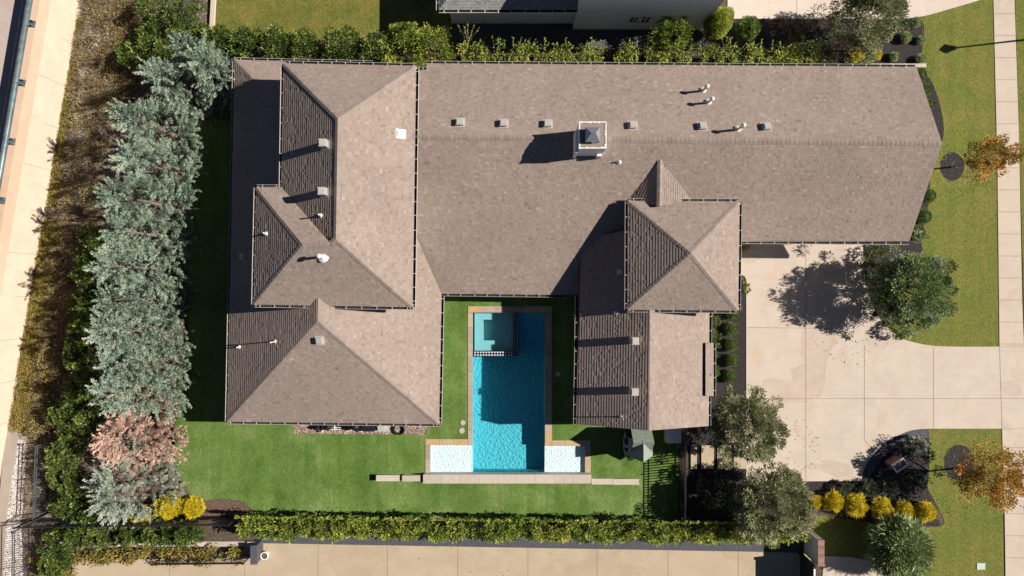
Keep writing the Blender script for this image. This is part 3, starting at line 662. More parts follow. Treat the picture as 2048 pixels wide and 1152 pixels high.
for px in (1322, 1348): m = MB(); x = W(px, 40, 1.4)[0]; m.box(x-.12, n2y-.12, 1.2, x+.14, n2y-.004, 1.5); m.build('wall_box', M['nbwall'], nb)
tag_post = thing('gate_post', 'slim grey post by the corner of the neighbouring house', 'post', tuple(W(1402, 95)))
m = MB(); x, y = W2(1402, 93); m.box(x-.05, y-.05, 0, x+.05, y+.05, 1.6); m.box(x-.04, y+.05, 1.5, x+.04, y+1.35, 1.6); m.build('post', M['fencegrey'], tag_post)

# ================================================================ POOL
pool = thing('swimming_pool', 'blue rectangular swimming pool with spa corner and two white sun ledges', 'swimming pool', tuple(W(1017, 780)))
px0, py1 = W2(945, 625); px1, py0 = W2(1089.5, 946.5)
lx0, ly1 = W2(861, 890.5); rx1, ry1 = W2(1169.5, 892)
DEP = -1.05
m = MB()
def wallq(a, b, z0, z1, mi): m.add([(a[0], a[1], z0), (b[0], b[1], z0), (b[0], b[1], z1), (a[0], a[1], z1)], [(0, 1, 2, 3)], mi)
m.add([(px0,py0,DEP),(px1,py0,DEP),(px1,py1,DEP),(px0,py1,DEP)], [(0,1,2,3)], 0)
wallq((px0,py1),(px1,py1),DEP,.02,0); wallq((px1,py1),(px1,ry1),DEP,.02,0); wallq((px0,py1),(px0,ly1),DEP,.02,0)
wallq((px0,ly1),(px0,py0),DEP,-.16,0); wallq((px1,ry1),(px1,py0),DEP,-.16,0); wallq((px0,py0),(px1,py0),DEP,.0,0)
for i in range(4):                                        # steps at the head of the pool
    y = W2(0, 645+17*i)[1]; m.box(W2(1037,0)[0], y, DEP, px1-.001, py1-.001-.0004*i, -.2-.2*i-.001*i, 0)
m.build('pool_shell', M['plaster'], pool)
m = MB()
for a, b, y in ((lx0, px0, ly1), (px1, rx1, ry1)):
    m.add([(a,py0,-.16),(b,py0,-.16),(b,y,-.16),(a,y,-.16)], [(0,1,2,3)], 0); wallq((a,y),(b,y),-.16,.02,0)
    wallq((a,py0),(b,py0),-.16,.0,0); wallq(((a if y == ly1 else b),y),((a if y == ly1 else b),py0),-.16,.02,0)
    m.build('sun_ledge', M['plasterwhite'], pool); m = MB()
# spa
sx0, sy1 = W2(948.5, 625.5); sx1, sy0 = W2(1026, 702); ix0, iy1 = W2(966, 640); ix1, iy0 = W2(1009, 682)
spa = MB(); m = spa
m.add([(ix0,iy0,-1.0),(ix1,iy0,-1.0),(ix1,iy1,-1.0),(ix0,iy1,-1.0)], [(0,1,2,3)])
m.sheet([[(sx0,sy0),(sx1,sy0),(sx1,sy1),(sx0,sy1)], [(ix0,iy0),(ix1,iy0),(ix1,iy1),(ix0,iy1)]], -.42)
for a, b in (((ix0,iy0),(ix1,iy0)), ((ix1,iy0),(ix1,iy1)), ((ix1,iy1),(ix0,iy1)), ((ix0,iy1),(ix0,iy0))): wallq(a, b, -1.0, -.42, 0)
m.box(W2(990,0)[0], W2(0,658)[1], -1.0, ix1-.002, iy1-.002, -.62)
spo = spa.build('spa', M['spaplaster'], pool)
m = MB(); ex, ey = W2(1037, 712)                          # patterned tile band round the spa
m.prism([(sx0-.1, sy0), (sx1, sy0), (sx1, sy1), (ex, sy1), (ex, ey), (sx0-.1, ey)], DEP, .035, 0)
def disc(cx, cy, r, z): return [(cx+r*math.cos(k*.785), cy+r*math.sin(k*.785), z) for k in range(8)]
yy = sy1-.1
while yy > ey+.05:
    for xx in (sx1+.09, sx1+.26): m.add(disc(xx, yy, .035, .039), [tuple(range(8))], 1)
    yy -= .175
xx = sx1-.09
while xx > sx0-.05:
    for y_ in (sy0-.08, sy0-.25): m.add(disc(xx, y_, .055, .039), [tuple(range(8))], 1)
    xx -= .175
m.build('tile_band', [flat('navy tile', (.02, .02, .035), .3), flat('white tile dots', (.6, .6, .62), .3)], pool)
# water: rippled sheets that refract
mw_, nt, out = newmat('pool water')
tr_ = nt.nodes.new('ShaderNodeBsdfTransparent'); tr_.inputs['Color'].default_value = (.88, .98, .99, 1)
gs = nt.nodes.new('ShaderNodeBsdfGlossy'); gs.inputs['Roughness'].default_value = .02
mx = nt.nodes.new('ShaderNodeMixShader'); mx.inputs[0].default_value = .03;  nt.links.new(gs.outputs[0], mx.inputs[2])
nt.links.new(tr_.outputs[0], mx.inputs[1]); nt.links.new(mx.outputs[0], out.inputs[0]); M['water'] = mw_
WV = [(RNG.uniform(0, 6.28), RNG.uniform(.14, .5), RNG.uniform(0, 6.28)) for _ in range(26)]
def ripple(X, Y, amp):
    Z = 0*X
    for a, l, p in WV: Z = Z+amp*l*np.sin((X*math.cos(a)+Y*math.sin(a))*6.283/l+p+1.3*np.sin(X*1.7+p)+1.1*np.sin(Y*1.3-p))
    return Z
def watergrid(x0, y0, x1, y1, z, amp, st, name, hole=None):
    nx = max(2, int((x1-x0)/st)); nyy = max(2, int((y1-y0)/st)); X, Y = np.meshgrid(np.linspace(x0, x1, nx), np.linspace(y0, y1, nyy))
    Z = z+ripple(X, Y, amp if not callable(amp) else amp(X, Y)); vs = np.stack([X, Y, Z], -1).reshape(-1, 3)
    fs = []
    for j in range(nyy-1):
        for i in range(nx-1):
            if hole and hole(X[j, i]+st/2, Y[j, i]+st/2): continue
            a = j*nx+i; fs.append((a, a+1, a+1+nx, a+nx))
    m = MB(); m.add(vs, fs); o = m.build(name, M['water'], pool, True)
    return o
watergrid(px0, py0, px1, py1, -.05, .0016, .045, 'water', hole=lambda x, y: x < ex-.0 and y > ey)
watergrid(lx0, py0, px0-.001, ly1, -.05, .0022, .035, 'ledge_water'); watergrid(px1+.001, py0, rx1, ry1, -.05, .0022, .035, 'ledge_water')
watergrid(sx0, sy0, sx1, sy1, -.02, .0003, .06, 'spa_water')
# coping stones
def stones(mb, x0, y0, x1, y1, z0, z1, L=.85, lo=.0, hi=1., rd=random):
    hor = abs(x1-x0) > abs(y1-y0); a, b = (x0, x1) if hor else (y0, y1); a, b = min(a, b), max(a, b); n = max(1, round((b-a)/L))
    for i in range(n):
        p = a+(b-a)*i/n+.006; q = a+(b-a)*(i+1)/n-.006; v = rd.uniform(lo, hi)
        if hor: mb.box(p, min(y0, y1), z0, q, max(y0, y1), z1, 0, v)
        else: mb.box(min(x0, x1), p, z0, max(x0, x1), q, z1, 0, v)
m = MB(); PX = lambda x: W2(x, 0)[0]; PY = lambda y: W2(0, y)[1]
stones(m, PX(936), PY(612.5), PX(1104), PY(625), -.08, .06)
stones(m, PX(936), PY(625.3), PX(945.5), PY(890), -.08, .06, .9, 0, .5); stones(m, PX(1090), PY(625.3), PX(1103.5), PY(891.5), -.08, .06, .9, 0, .7)
stones(m, PX(851), PY(878), PX(935.7), PY(890.2), -.08, .06, .9, .4, 1); stones(m, PX(1103.8), PY(880.5), PX(1181), PY(891.7), -.08, .06, .9, .5, .9)
stones(m, PX(851), PY(890.5), PX(861), PY(946), -.08, .06, .8, 0, .9); stones(m, PX(1170), PY(892), PX(1181), PY(948), -.08, .06, .8, .5, .8)
m.build('coping', M['stonetan'], pool)
m = MB(); m.box(lx0-.3, PY(949), -.2, rx1+.3, py0-.002, -.045, 0); m.build('overflow_edge', flat('grey tile', (.2, .22, .22), .4), pool)
# low walls across the lawn
def lowwall(name, x0, x1, y0, y1, h, label):
    t = thing(name, label, 'low wall', tuple(W((x0+x1)/2, (y0+y1)/2)), 'low stone walls along the end of the pool')
    k = 1-h/H; X0, X1, Y0, Y1 = PX(x0)*k if False else W(x0, 0, h)[0], W(x1, 0, h)[0], W(0, y1, h)[1], W(0, y0, h)[1]
    m = MB(); m.box(X0+.03, Y0+.03, 0, X1-.03, Y1-.03, h-.07); m.build('wall_base', M['wallwhite'], t)
    m = MB(); stones(m, X0, Y0, X1, Y1, h-.07, h, 1.1, .1, .9); m.build('capstone', M['stonepale'], t)
lowwall('low_wall', 846, 1183, 949, 967, .62, 'long pale stone capped wall along the bottom end of the pool')
lowwall('low_wall', 752, 799, 950.5, 962.5, .42, 'short low stone wall standing free at the far left of the pool end')
lowwall('low_wall', 804, 840.5, 951, 963, .5, 'short low stone wall between the free end piece and the long pool wall')
lowwall('low_wall', 1183.5, 1226, 957.5, 969, .4, 'short low stone wall joined to the right end of the long pool wall')
lowwall('low_wall', 1226.5, 1278, 958, 969.5, .25, 'lowest stone wall ending beside the striped fence shadow')
for x, y, r, lab in ((926,845,5,'smaller round stone disc in the turf left of the pool'),(924,861,5.5,'larger round stone disc in the turf left of the pool'),(1116,748,5,'round stone disc in the shaded turf right of the pool')):
    m = MB(); c = W(x, y); m.tube(c, c+Vector((0,0,.07)), r/S, n=20, var=.3); tag(m.build('skimmer_lid', M['stonepale'], loc=tuple(c)), lab, 'lid', 'round lids beside the pool')

# ---- pool equipment on its gravel bed
pebbles('gravel_bed', [poly([(588,846),(855,848),(850,869),(588,867)])], 3200, .02, .045, [(0, (.3, .2, .15)), (.5, (.45, .34, .28)), (1, (.66, .55, .47))])
m = MB(); m.sheet([poly([(588,840),(858,840),(852,869.5),(588,867.5)])], .034); kind(m.build('gravel_base', M['barkmulch']), 'structure')
eq = thing('pool_equipment', 'pool pumps and filters with white pipes on the gravel bed', 'pool equipment', tuple(W(700, 855)))
m = MB()
for x, y, r, h in ((662,850,.2,.8),(716,848,.25,.9),(640,852,.14,.5)):
    c = W(x, y); m.tube(c, c+Vector((0,0,h)), r, n=16); m.tube(c+Vector((0,0,h)), c+Vector((0,0,h+.15)), r*.9, r*.3, n=16); m.build('filter_tank', M['black'], eq); m = MB()
c = W(742, 850); m.box(c.x-.35, c.y-.25, .03, c.x+.35, c.y+.35, .75); m.build('pump_housing', M['black'], eq)
m = MB()
for x in (648, 656, 672, 706, 718, 723, 727):
    a = W(x, 846); b = W(x, 861-random.random()*5); m.tube(a+Vector((0,0,.35)), b+Vector((0,0,.35)), .03); m.tube(b+Vector((0,0,.35)), b+Vector((0,0,.05)), .03); m.tube(b+Vector((0,0,.31)), b+Vector((0,0,.41)), .05)
for y, z in ((853, .3), (856, .42)): m.tube(W(646, y)+Vector((0,0,z)), W(686, y)+Vector((0,0,z)), .03)
m.tube(W(702, 855)+Vector((0,0,.36)), W(730, 855)+Vector((0,0,.36)), .03); m.build('pipe', M['pvc'], eq)
m = MB(); c = W(765, 852); m.box(c.x-.5, c.y-.33, .03, c.x+.42, c.y+.4, .1); m.tube(c+Vector((0,0,.1)), c+Vector((0,0,.5)), .22, n=16); m.build('pump_pad', M['vent'], eq)
def torus(mb, c, R, r, n=28, k=8):
    vs = []; fs = []
    for i in range(n):
        a = 2*math.pi*i/n
        for j in range(k):
            b = 2*math.pi*j/k; vs.append((c.x+(R+r*math.cos(b))*math.cos(a), c.y+(R+r*math.cos(b))*math.sin(a), c.z+r*math.sin(b)))
    for i in range(n):
        for j in range(k): fs.append((i*k+j, ((i+1) % n)*k+j, ((i+1) % n)*k+(j+1) % k, i*k+(j+1) % k))
    mb.add(vs, fs)
hs = MB(); c = W(799, 857)
for i in range(5): torus(hs, c+Vector((random.uniform(-.02, .02), random.uniform(-.02, .02), .05+.04*i)), .3+.015*(i % 3), .035)
tag(hs.build('hose_coil', M['black'], loc=tuple(c), smooth=True), 'black hose coiled in a ring at the end of the gravel bed', 'hose')

# ================================================================ PLAYHOUSE, GATE, PADS
ph = thing('playhouse', 'small playhouse with grey green gable roofs below the right wing', 'playhouse', tuple(W(1283, 885)))
a0, b0 = W(1262, 858, 1.9), W(1303, 902, 1.9)
X0, X1, Y1, Y0 = a0.x, b0.x, a0.y, b0.y; ym = (Y0+Y1)/2
m = MB(); m.box(X0+.15, Y0+.15, 0, X1-.15, Y1-.1, 1.85); xm = W(1285, 0, 2.4)[0]; m.box(xm-.45, Y0-.35, .6, xm+.45, Y0+.2, 1.8); m.build('wall', flat('playhouse wood', (.1, .08, .06), .8), ph)
m = MB(); zr = 2.75
f1 = [Vector((X0, Y0, 1.9)), Vector((X1, Y0, 1.9)), Vector((X1, ym, zr)), Vector((X0, ym, zr))]; f2 = [Vector((X1, Y1, 1.9)), Vector((X0, Y1, 1.9)), Vector((X0, ym, zr)), Vector((X1, ym, zr))]
for f in (f1, f2): course(m, f, (f[0], f[1]), 0, 4, .12, .004, .008); deck(m, f, 1, .08)
yS = W(0, 921, 2.3)[1]; hw = .72; zr2 = 2.72
g1 = [Vector((xm-hw, yS+.12, 1.75)), Vector((xm-hw, ym+.1, 1.75)), Vector((xm, ym+.1, zr2)), Vector((xm, yS, zr2))]; g2 = [Vector((xm+hw, yS+.12, 1.75)), Vector((xm+hw, ym+.1, 1.75)), Vector((xm, ym+.1, zr2)), Vector((xm, yS, zr2))]
for f in (g1, g2): course(m, f, (f[0], f[1]), 0, 4, .12, .004, .008); deck(m, f, 1, .08)
m.build('roof', [M['playroof'], M['playroof']], ph)
sl = MB(); pts = [W(1258, 862, 1.3), W(1254, 875, 1.2), W(1253, 890, 1.0), W(1256, 904, .7), W(1262, 914, .3)]
for i in range(4): sl.tube(pts[i], pts[i+1], .27, n=14, cap=True)
sl.build('tube_slide', M['blackgloss'], ph, True)
# ------------- fences
def fence(name, pts, h, label, mat='fence', sp=.14, posts=2.4, picket=.026, rails=(.12, .9, 1.0), group=None, pw=.06):
    t = thing(name, label, 'fence', tuple(W(*pts[0])), group); P = [W(*p) for p in pts]
    r = MB(); k = MB(); pst = []
    for a, b in zip(P, P[1:]):
        d = (b-a); L = d.length; d.normalize()
        for f in rails: r.bar(a+Vector((0,0,h*f)), b+Vector((0,0,h*f)), .045, .035)
        n = int(L/sp)
        for i in range(1, n): q = a+d*(L*i/n); k.box(q.x-picket/2, q.y-picket/2, .05, q.x+picket/2, q.y+picket/2, h-.02)
        n = max(1, round(L/posts))
        for i in range(n+1): pst.append(a+d*(L*i/n))
    r.build('rail', M[mat], t); k.build('pickets', M[mat], t)
    for q in pst:
        m = MB(); m.box(q.x-pw/2, q.y-pw/2, 0, q.x+pw/2, q.y+pw/2, h+.06); m.box(q.x-pw*.7, q.y-pw*.7, h+.061, q.x+pw*.7, q.y+pw*.7, h+.09); m.build('post', M[mat], t)
    return t
fence('iron_fence', [(1358, 845), (1357, 1036)], 1.75, 'black iron fence with pickets casting stripes on the back lawn', sp=.165, picket=.055, rails=(.12, .86, .985))
fence('iron_fence', [(110, 880), (104, 1022), (66, 1044), (62, 1300)], 1.75, 'weathered iron fence running down beside the white rock strip', 'fencegrey')
fence('iron_fence', [(70, 1036), (480, 1031)], 1.75, 'dark iron fence behind the yellow shrubs at the bottom left', 'fence')
fence('iron_fence', [(330, 1110), (505, 1108)], 1.5, 'low iron fence beside the dark pillar on the alley driveway', 'fence')
fence('iron_fence', [(398, -90), (393, 60)], 1.7, 'iron fence beside the neighbouring lawn at the top left', 'fencegrey')
m = MB(); m.prism(poly([(430,-90),(438,-90),(429,80),(421,80)]), 0, .25); tag(m.build('kerb', M['walk'], loc=tuple(W(430, 0))), 'pale concrete kerb along the left side of the top lawn', 'kerb')
# stone ledge, pillar, urn at bottom left
m = MB(); stones(m, PX(124), PY(1079), PX(515), PY(1089), 0, .35, .5, 0, 1); stones(m, PX(500), PY(1078), PX(516), PY(1088), .36, .5, .4, 0, 1)
tag(m.build('stone_ledge', M['stonepale'], loc=tuple(W(124, 1085))), 'rough pale stone ledge between shrubs above the alley', 'ledge')
t = thing('gate_pillar', 'dark square pillar at the left end of the alley driveway', 'pillar', tuple(W(525, 1095)))
m = MB(); m.box(PX(516), PY(1113), 0, PX(527), PY(1078), 1.1); m.build('pillar_shaft', M['greygravel'], t)
m = MB(); m.box(PX(515), PY(1114), 1.1, PX(528), PY(1077), 1.18); m.build('pillar_cap', M['greygravel'], t)
t = thing('round_planter', 'round white rimmed planter on the alley driveway beside the dark pillar', 'planter', tuple(W(532, 1104)))
c = W(534, 1106); m = MB(); m.tube(c, c+Vector((0,0,.45)), .16, .22, n=20); torus(m, c+Vector((0,0,.47)), .22, .035); m.build('bowl', M['white'], t, True)
m = MB(); m.tube(c+Vector((0,0,.455)), c+Vector((0,0,.475)), .19, n=18); m.build('soil_fill', M['barkmulch'], t)
# right gate of the alley and brick topped pier
t = thing('garden_pier', 'short white wall with a red brick top beside the alley gate', 'wall', tuple(W(1625, 1090)))
z = 2.0; x0, y1 = W(1636, 1080, z)[:2]; x1, y0 = W(1649, 1133, z)[:2]
m = MB(); m.box(x0+.02, y0+.02, 0, x1-.02, y1-.02, z-.08); m.build('wall_base', M['wallwhite'], t)
m = MB(); n = 20
for i in range(n): m.box(x0, y0+(y1-y0)*i/n+.004, z-.08, x1, y0+(y1-y0)*(i+1)/n-.004, z, 0, random.random())
m.build('brick_cap', M['brick'], t)
t = thing('driveway_gate', 'tall solid dark gate with pale edges across the right end of the alley driveway', 'gate', tuple(W(1600, 1120)))
a = W(1598, 1106); m = MB(); m.box(a.x, a.y-12, .06, a.x+.05, a.y-.1, 2.08); m.build('panel', M['fence'], t)
for i_ in range(12): m = MB(); m.box(a.x-.03, a.y-.1-1.05*i_-.04, .08, a.x-.002, a.y-.1-1.05*i_, 2.06); m.build('batten', M['fence'], t)
m = MB(); m.box(a.x-.02, a.y-12, 2.081, a.x+.08, a.y-.1, 2.14); m.build('top_rail', M['white'], t)
m = MB(); m.box(a.x-.02, a.y-12, .0, a.x+.06, a.y-.1, .055); m.build('bottom_track', M['white'], t)
m = MB(); m.box(a.x-.05, a.y-.095, 0, a.x+.12, a.y+.08, 2.2); m.build('post', M['fence'], t)
# stepping pads
pads = [(1381,1393), (1402,1427), (1434,1462), (1467,1491)]
for i, (xa, xb) in enumerate(pads):
    m = MB(); m.box(PX(xa), PY(937), 0, PX(xb), PY(890), .09, 0, .5)
    tag(m.build('stepping_slab', M['alley'], loc=tuple(W((xa+xb)/2, 914))), '%s tan concrete slab counting right from the black fence, under the trees' % ORD[i], 'slab', 'tan slabs of the side path')
m = MB(); a = W(1334, 859, .9); b = W(1362, 886, .9); m.box(a.x, b.y, .0, b.x, a.y, .85); m.add([(a.x-.02, b.y-.02, .85), (b.x+.02, b.y-.02, .85), (b.x+.02, a.y+.02, .85), (a.x-.02, a.y+.02, .85), (a.x-.02, b.y-.02, .9), (b.x+.02, b.y-.02, .9), (b.x+.02, a.y+.02, .9), (a.x-.02, a.y+.02, .9)], [(4,5,6,7),(0,1,5,4),(1,2,6,5),(2,3,7,6),(3,0,4,7)])
tag(m.build('storage_box', M['white'], loc=tuple(W(1346, 874))), 'white topped storage box in dappled shade under the right wing gable', 'box')
m = MB(); c = W(1961, 1132); m.box(c.x-.26, c.y-.2, 0, c.x+.26, c.y+.2, .06); tag(m.build('utility_lid', flat('pale green plastic', (.42, .5, .43), .6), loc=tuple(c)), 'pale green rectangular utility lid in the lawn', 'lid')
m = MB(); c = W(1742, 1057)
for i in range(3): m.tube(c+Vector((0,0,.0+.08*i)), c+Vector((0,0,.08+.08*i)), (.26, .24, .17)[i], (.24, .17, .05)[i], n=12)
tag(m.build('boulder', M['stonepale'], loc=tuple(c), smooth=True), 'pale rounded boulder on shaded grass beside the round evergreen', 'boulder')
# brick planter in the entry island
t = thing('brick_planter', 'small brick pedestal with white framed top in the island bed', 'planter', tuple(W(1800, 932)))
c = W(1799, 930, 1.0); an = math.radians(35)
def rbox(mb, c, w_, d_, z0, z1, an, mi=0, var=.5):
    ca, sa = math.cos(an), math.sin(an); q = [(c.x+u*ca-v*sa, c.y+u*sa+v*ca) for u, v in ((-w_/2,-d_/2),(w_/2,-d_/2),(w_/2,d_/2),(-w_/2,d_/2))]; mb.prism(q, z0, z1, mi, var)
m = MB(); rbox(m, c, .72, .42, 0, 1.0, an); m.build('pedestal', M['brick'], t)
m = MB()
for u, v, w_, d_ in ((0, .24, .86, .08), (0, -.24, .86, .08), (-.39, 0, .08, .4), (.39, 0, .08, .4)):
    cc = Vector((c.x+u*math.cos(an)-v*math.sin(an), c.y+u*math.sin(an)+v*math.cos(an), 0)); rbox(m, cc, w_, d_, 1.001, 1.1, an)
m.build('frame', M['white'], t)
# low stone wall at the top right corner of the house
m = MB(); stones(m, W(1740, 0, .4)[0], W(0, 134.5, .4)[1], W(1853, 0, .4)[0], W(0, 127, .4)[1], 0, .4, .3, 0, 1)
tag(m.build('stone_edging', M['stonepale'], loc=tuple(W(1800, 131))), 'pale stone edging wall at the top right corner of the house', 'edging')
# street lamp: outside the frame, only its shadow falls on the lawn
t = thing('street_lamp', 'street lamp whose shadow crosses the sidewalk', 'street lamp', (33.1, 15.62, 0))
m = MB(); c = Vector((33.1, 15.62, 0)); m.tube(c, c+Vector((0,0,4.2)), .07, .05, n=10); m.tube(c, c+Vector((0,0,.5)), .14, .1, n=10); m.build('pole', M['black'], t)
m = MB(); m.tube(c+Vector((0,0,4.2)), c+Vector((0,0,4.65)), .12, .26, n=10); m.tube(c+Vector((0,0,4.65)), c+Vector((0,0,4.95)), .3, .05, n=10); m.build('lantern', M['black'], t)

# ================================================================ VEGETATION
def unit(v): return v/np.maximum(np.linalg.norm(v, axis=-1, keepdims=True), 1e-6)
def leafquads(P, D, L, Wd):
    """diamond leaves from P along D, faces tipped at random but mostly skyward"""
    n = len(P); D = unit(D); up = unit(np.array([0, 0, 1.])+RNG.normal(0, .45, (n, 3)))
    s = unit(np.cross(D, up)); L = np.broadcast_to(L, (n,))[:, None]; Wd = np.broadcast_to(Wd, (n,))[:, None]
    mid = P+D*L*.45
    return np.stack([P, mid+s*Wd, P+D*L, mid-s*Wd], 1)
def sphere_dirs(n, zmin=-1):
    v = unit(RNG.normal(size=(int(n*3)+20, 3))); v = v[v[:, 2] > zmin][:n]
    while len(v) < n: v = np.concatenate([v, v])[:n]
    return v
def clumpcrown(m, c, R, nclump, nleaf, L, Wd, rclump=.28, zmin=-.35, depth=.55, rough=.15, out=.8, up=.3, mi=0, flatten=1.):
    """leaf clumps through an ellipsoid: c centre, R=(rx,ry,rz)"""
    c = np.array(c, float); R = np.array(R, float)
    d = sphere_dirs(nclump, zmin); rr = RNG.uniform(depth, 1, nclump)**.6*(1+RNG.normal(0, rough, nclump))
    C = c+d*R*rr[:, None]; rc = rclump*R.min()*RNG.uniform(.6, 1.35, nclump); tone = np.clip(RNG.normal(.5, .2, nclump), 0, 1)
    per = nleaf//nclump
    e = sphere_dirs(nclump*per, -.5); idx = np.repeat(np.arange(nclump), per)
    P = C[idx]+e*(rc[idx]*RNG.uniform(.35, 1, len(idx)))[:, None]*np.array([1, 1, flatten])
    D = e*1.0+d[idx]*out+np.array([0, 0, up])+RNG.normal(0, .4, (len(idx), 3))
    var = np.clip(tone[idx]+RNG.normal(0, .17, len(idx)), 0, 1)
    m.quads(leafquads(P, D, L*RNG.uniform(.6, 1.3, len(idx)), Wd*RNG.uniform(.7, 1.2, len(idx))), var, mi)
    return C
def limbs(m, base, C, r, hsplit, n=10):
    b = Vector(base); top = b+Vector((0, 0, hsplit)); m.tube(b, top, r, r*.75, n=8)
    for i in range(min(n, len(C))):
        e = Vector(C[i*max(1, len(C)//n) % len(C)]); k = top.lerp(e, .5)+Vector((0, 0, .15)); m.tube(top, k, r*.5, r*.3, n=6); m.tube(k, e, r*.3, r*.1, n=5)
def plumes(m, c, Rb, Ht, n, L, spr, lean=(0, 0, .55), sl=.11, sw=.019, taper=1., shell=.55, dirt=0., tint=0.):
    """feathery sprays of a conifer of height Ht and half width Rb, c = base"""
    c = np.array(c, float)
    z = Ht*(.06+.9*RNG.random(n)**1.15); prof = (1-(z/Ht)**1.2)**.8*taper+.05
    lowp = RNG.random(n) < .28; z = np.where(lowp, Ht*RNG.uniform(.03, .22, n), z); prof = np.where(lowp, 1.08, prof)
    a = RNG.uniform(0, 6.283, n); q = RNG.uniform(shell, 1, n)
    rad = Rb*prof*q*(1+.16*np.sin(a*3+c[0])+.12*np.sin(a*5+c[1]))
    keep = (np.sin(a*2+c[0]*3)+np.sin(z*2.3+c[1]*2+a)+.5*np.sin(a*5+c[1]) > -.95) | lowp
    a, rad, z = a[keep], rad[keep], z[keep]; n = len(a)
    B = np.stack([np.cos(a)*rad, np.sin(a)*rad, z], 1)+c
    o = np.stack([np.cos(a), np.sin(a), 0*a], 1)
    D = unit(o*.85+np.array(lean)+RNG.normal(0, .28, (n, 3)))
    LL = L*RNG.uniform(.55, 1.3, n); tone = np.clip(RNG.normal(.5, .2, n), 0, 1)
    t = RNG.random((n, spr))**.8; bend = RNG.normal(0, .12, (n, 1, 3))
    ax = B[:, None]+D[:, None]*(t*LL[:, None])[..., None]+bend*(t**2)[..., None]*L
    side = unit(np.cross(D, RNG.normal(size=(n, 3))))[:, None]*1.; s2 = unit(np.cross(D, side[:, 0]))[:, None]
    th = RNG.uniform(0, 6.283, (n, spr)); rad2 = (1-t)*.13*L/.7+.012
    off = (side*np.cos(th)[..., None]+s2*np.sin(th)[..., None])
    P = (ax+off*rad2[..., None]*RNG.random((n, spr))[..., None]).reshape(-1, 3)
    Dl = (D[:, None]*1.1+off*.7+RNG.normal(0, .3, (n, spr, 3))).reshape(-1, 3)
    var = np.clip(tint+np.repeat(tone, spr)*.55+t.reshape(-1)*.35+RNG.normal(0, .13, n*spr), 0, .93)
    if dirt: var = np.where(RNG.random(n*spr) < dirt, 1., var)
    m.quads(leafquads(P, Dl, sl*RNG.uniform(.6, 1.3, n*spr), sw), var)
# -- junipers in a row
def juniper(px, py, z, Rb, Ht, label, key='juniper', n=330, spr=92, L=.74, dirt=.01, name='juniper', group='blue green junipers in a row', tint=0.):
    b = W(px, py, z); b.z = 0
    t = thing(name, label, 'tree', tuple(b), group); m = MB()
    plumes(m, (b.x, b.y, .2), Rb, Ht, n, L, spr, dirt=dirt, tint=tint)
    m.build('crown', LEAF[key], t)
    m = MB(); m.tube(b, b+Vector((0, 0, Ht*.9)), .14, .02, n=8)
    for i in range(14):
        a = random.uniform(0, 6.28); z0 = Ht*random.uniform(.1, .7); r = Rb*(1-z0/Ht)*.5; m.tube(b+Vector((0,0,z0)), b+Vector((math.cos(a)*r, math.sin(a)*r, z0+.3)), .03, .01, n=5)
    m.build('trunk', M['trunk'], t)
JR = [(438,150,1.5,4.7),(404,118,1.1,4.2),(362,176,1.75,5.6),(334,262,2.0,6.0),(325,338,2.0,6.2),(317,408,2.05,6.2),(309,470,1.95,6.0),(300,536,2.0,6.2),(293,598,1.95,6.0),(288,660,2.05,6.3),(288,718,2.2,6.2),(284,772,2.0,5.7)]
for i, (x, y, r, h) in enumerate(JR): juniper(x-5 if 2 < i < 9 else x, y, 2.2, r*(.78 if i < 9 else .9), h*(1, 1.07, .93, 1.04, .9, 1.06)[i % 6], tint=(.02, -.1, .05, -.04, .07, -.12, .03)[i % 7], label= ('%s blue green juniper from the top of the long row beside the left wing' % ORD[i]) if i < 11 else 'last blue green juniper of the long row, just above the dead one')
juniper(268, 868, 1.6, 2.25, 4.0, 'dead pinkish brown juniper at the lower end of the row', 'dead', 560, 80, .6, 0, 'dead_juniper', None)
juniper(255, 976, 1.5, 2.2, 3.6, 'pale blue juniper with brown patches below the dead one', 'juniperblue', 400, 80, .8, .06, 'juniper', None)

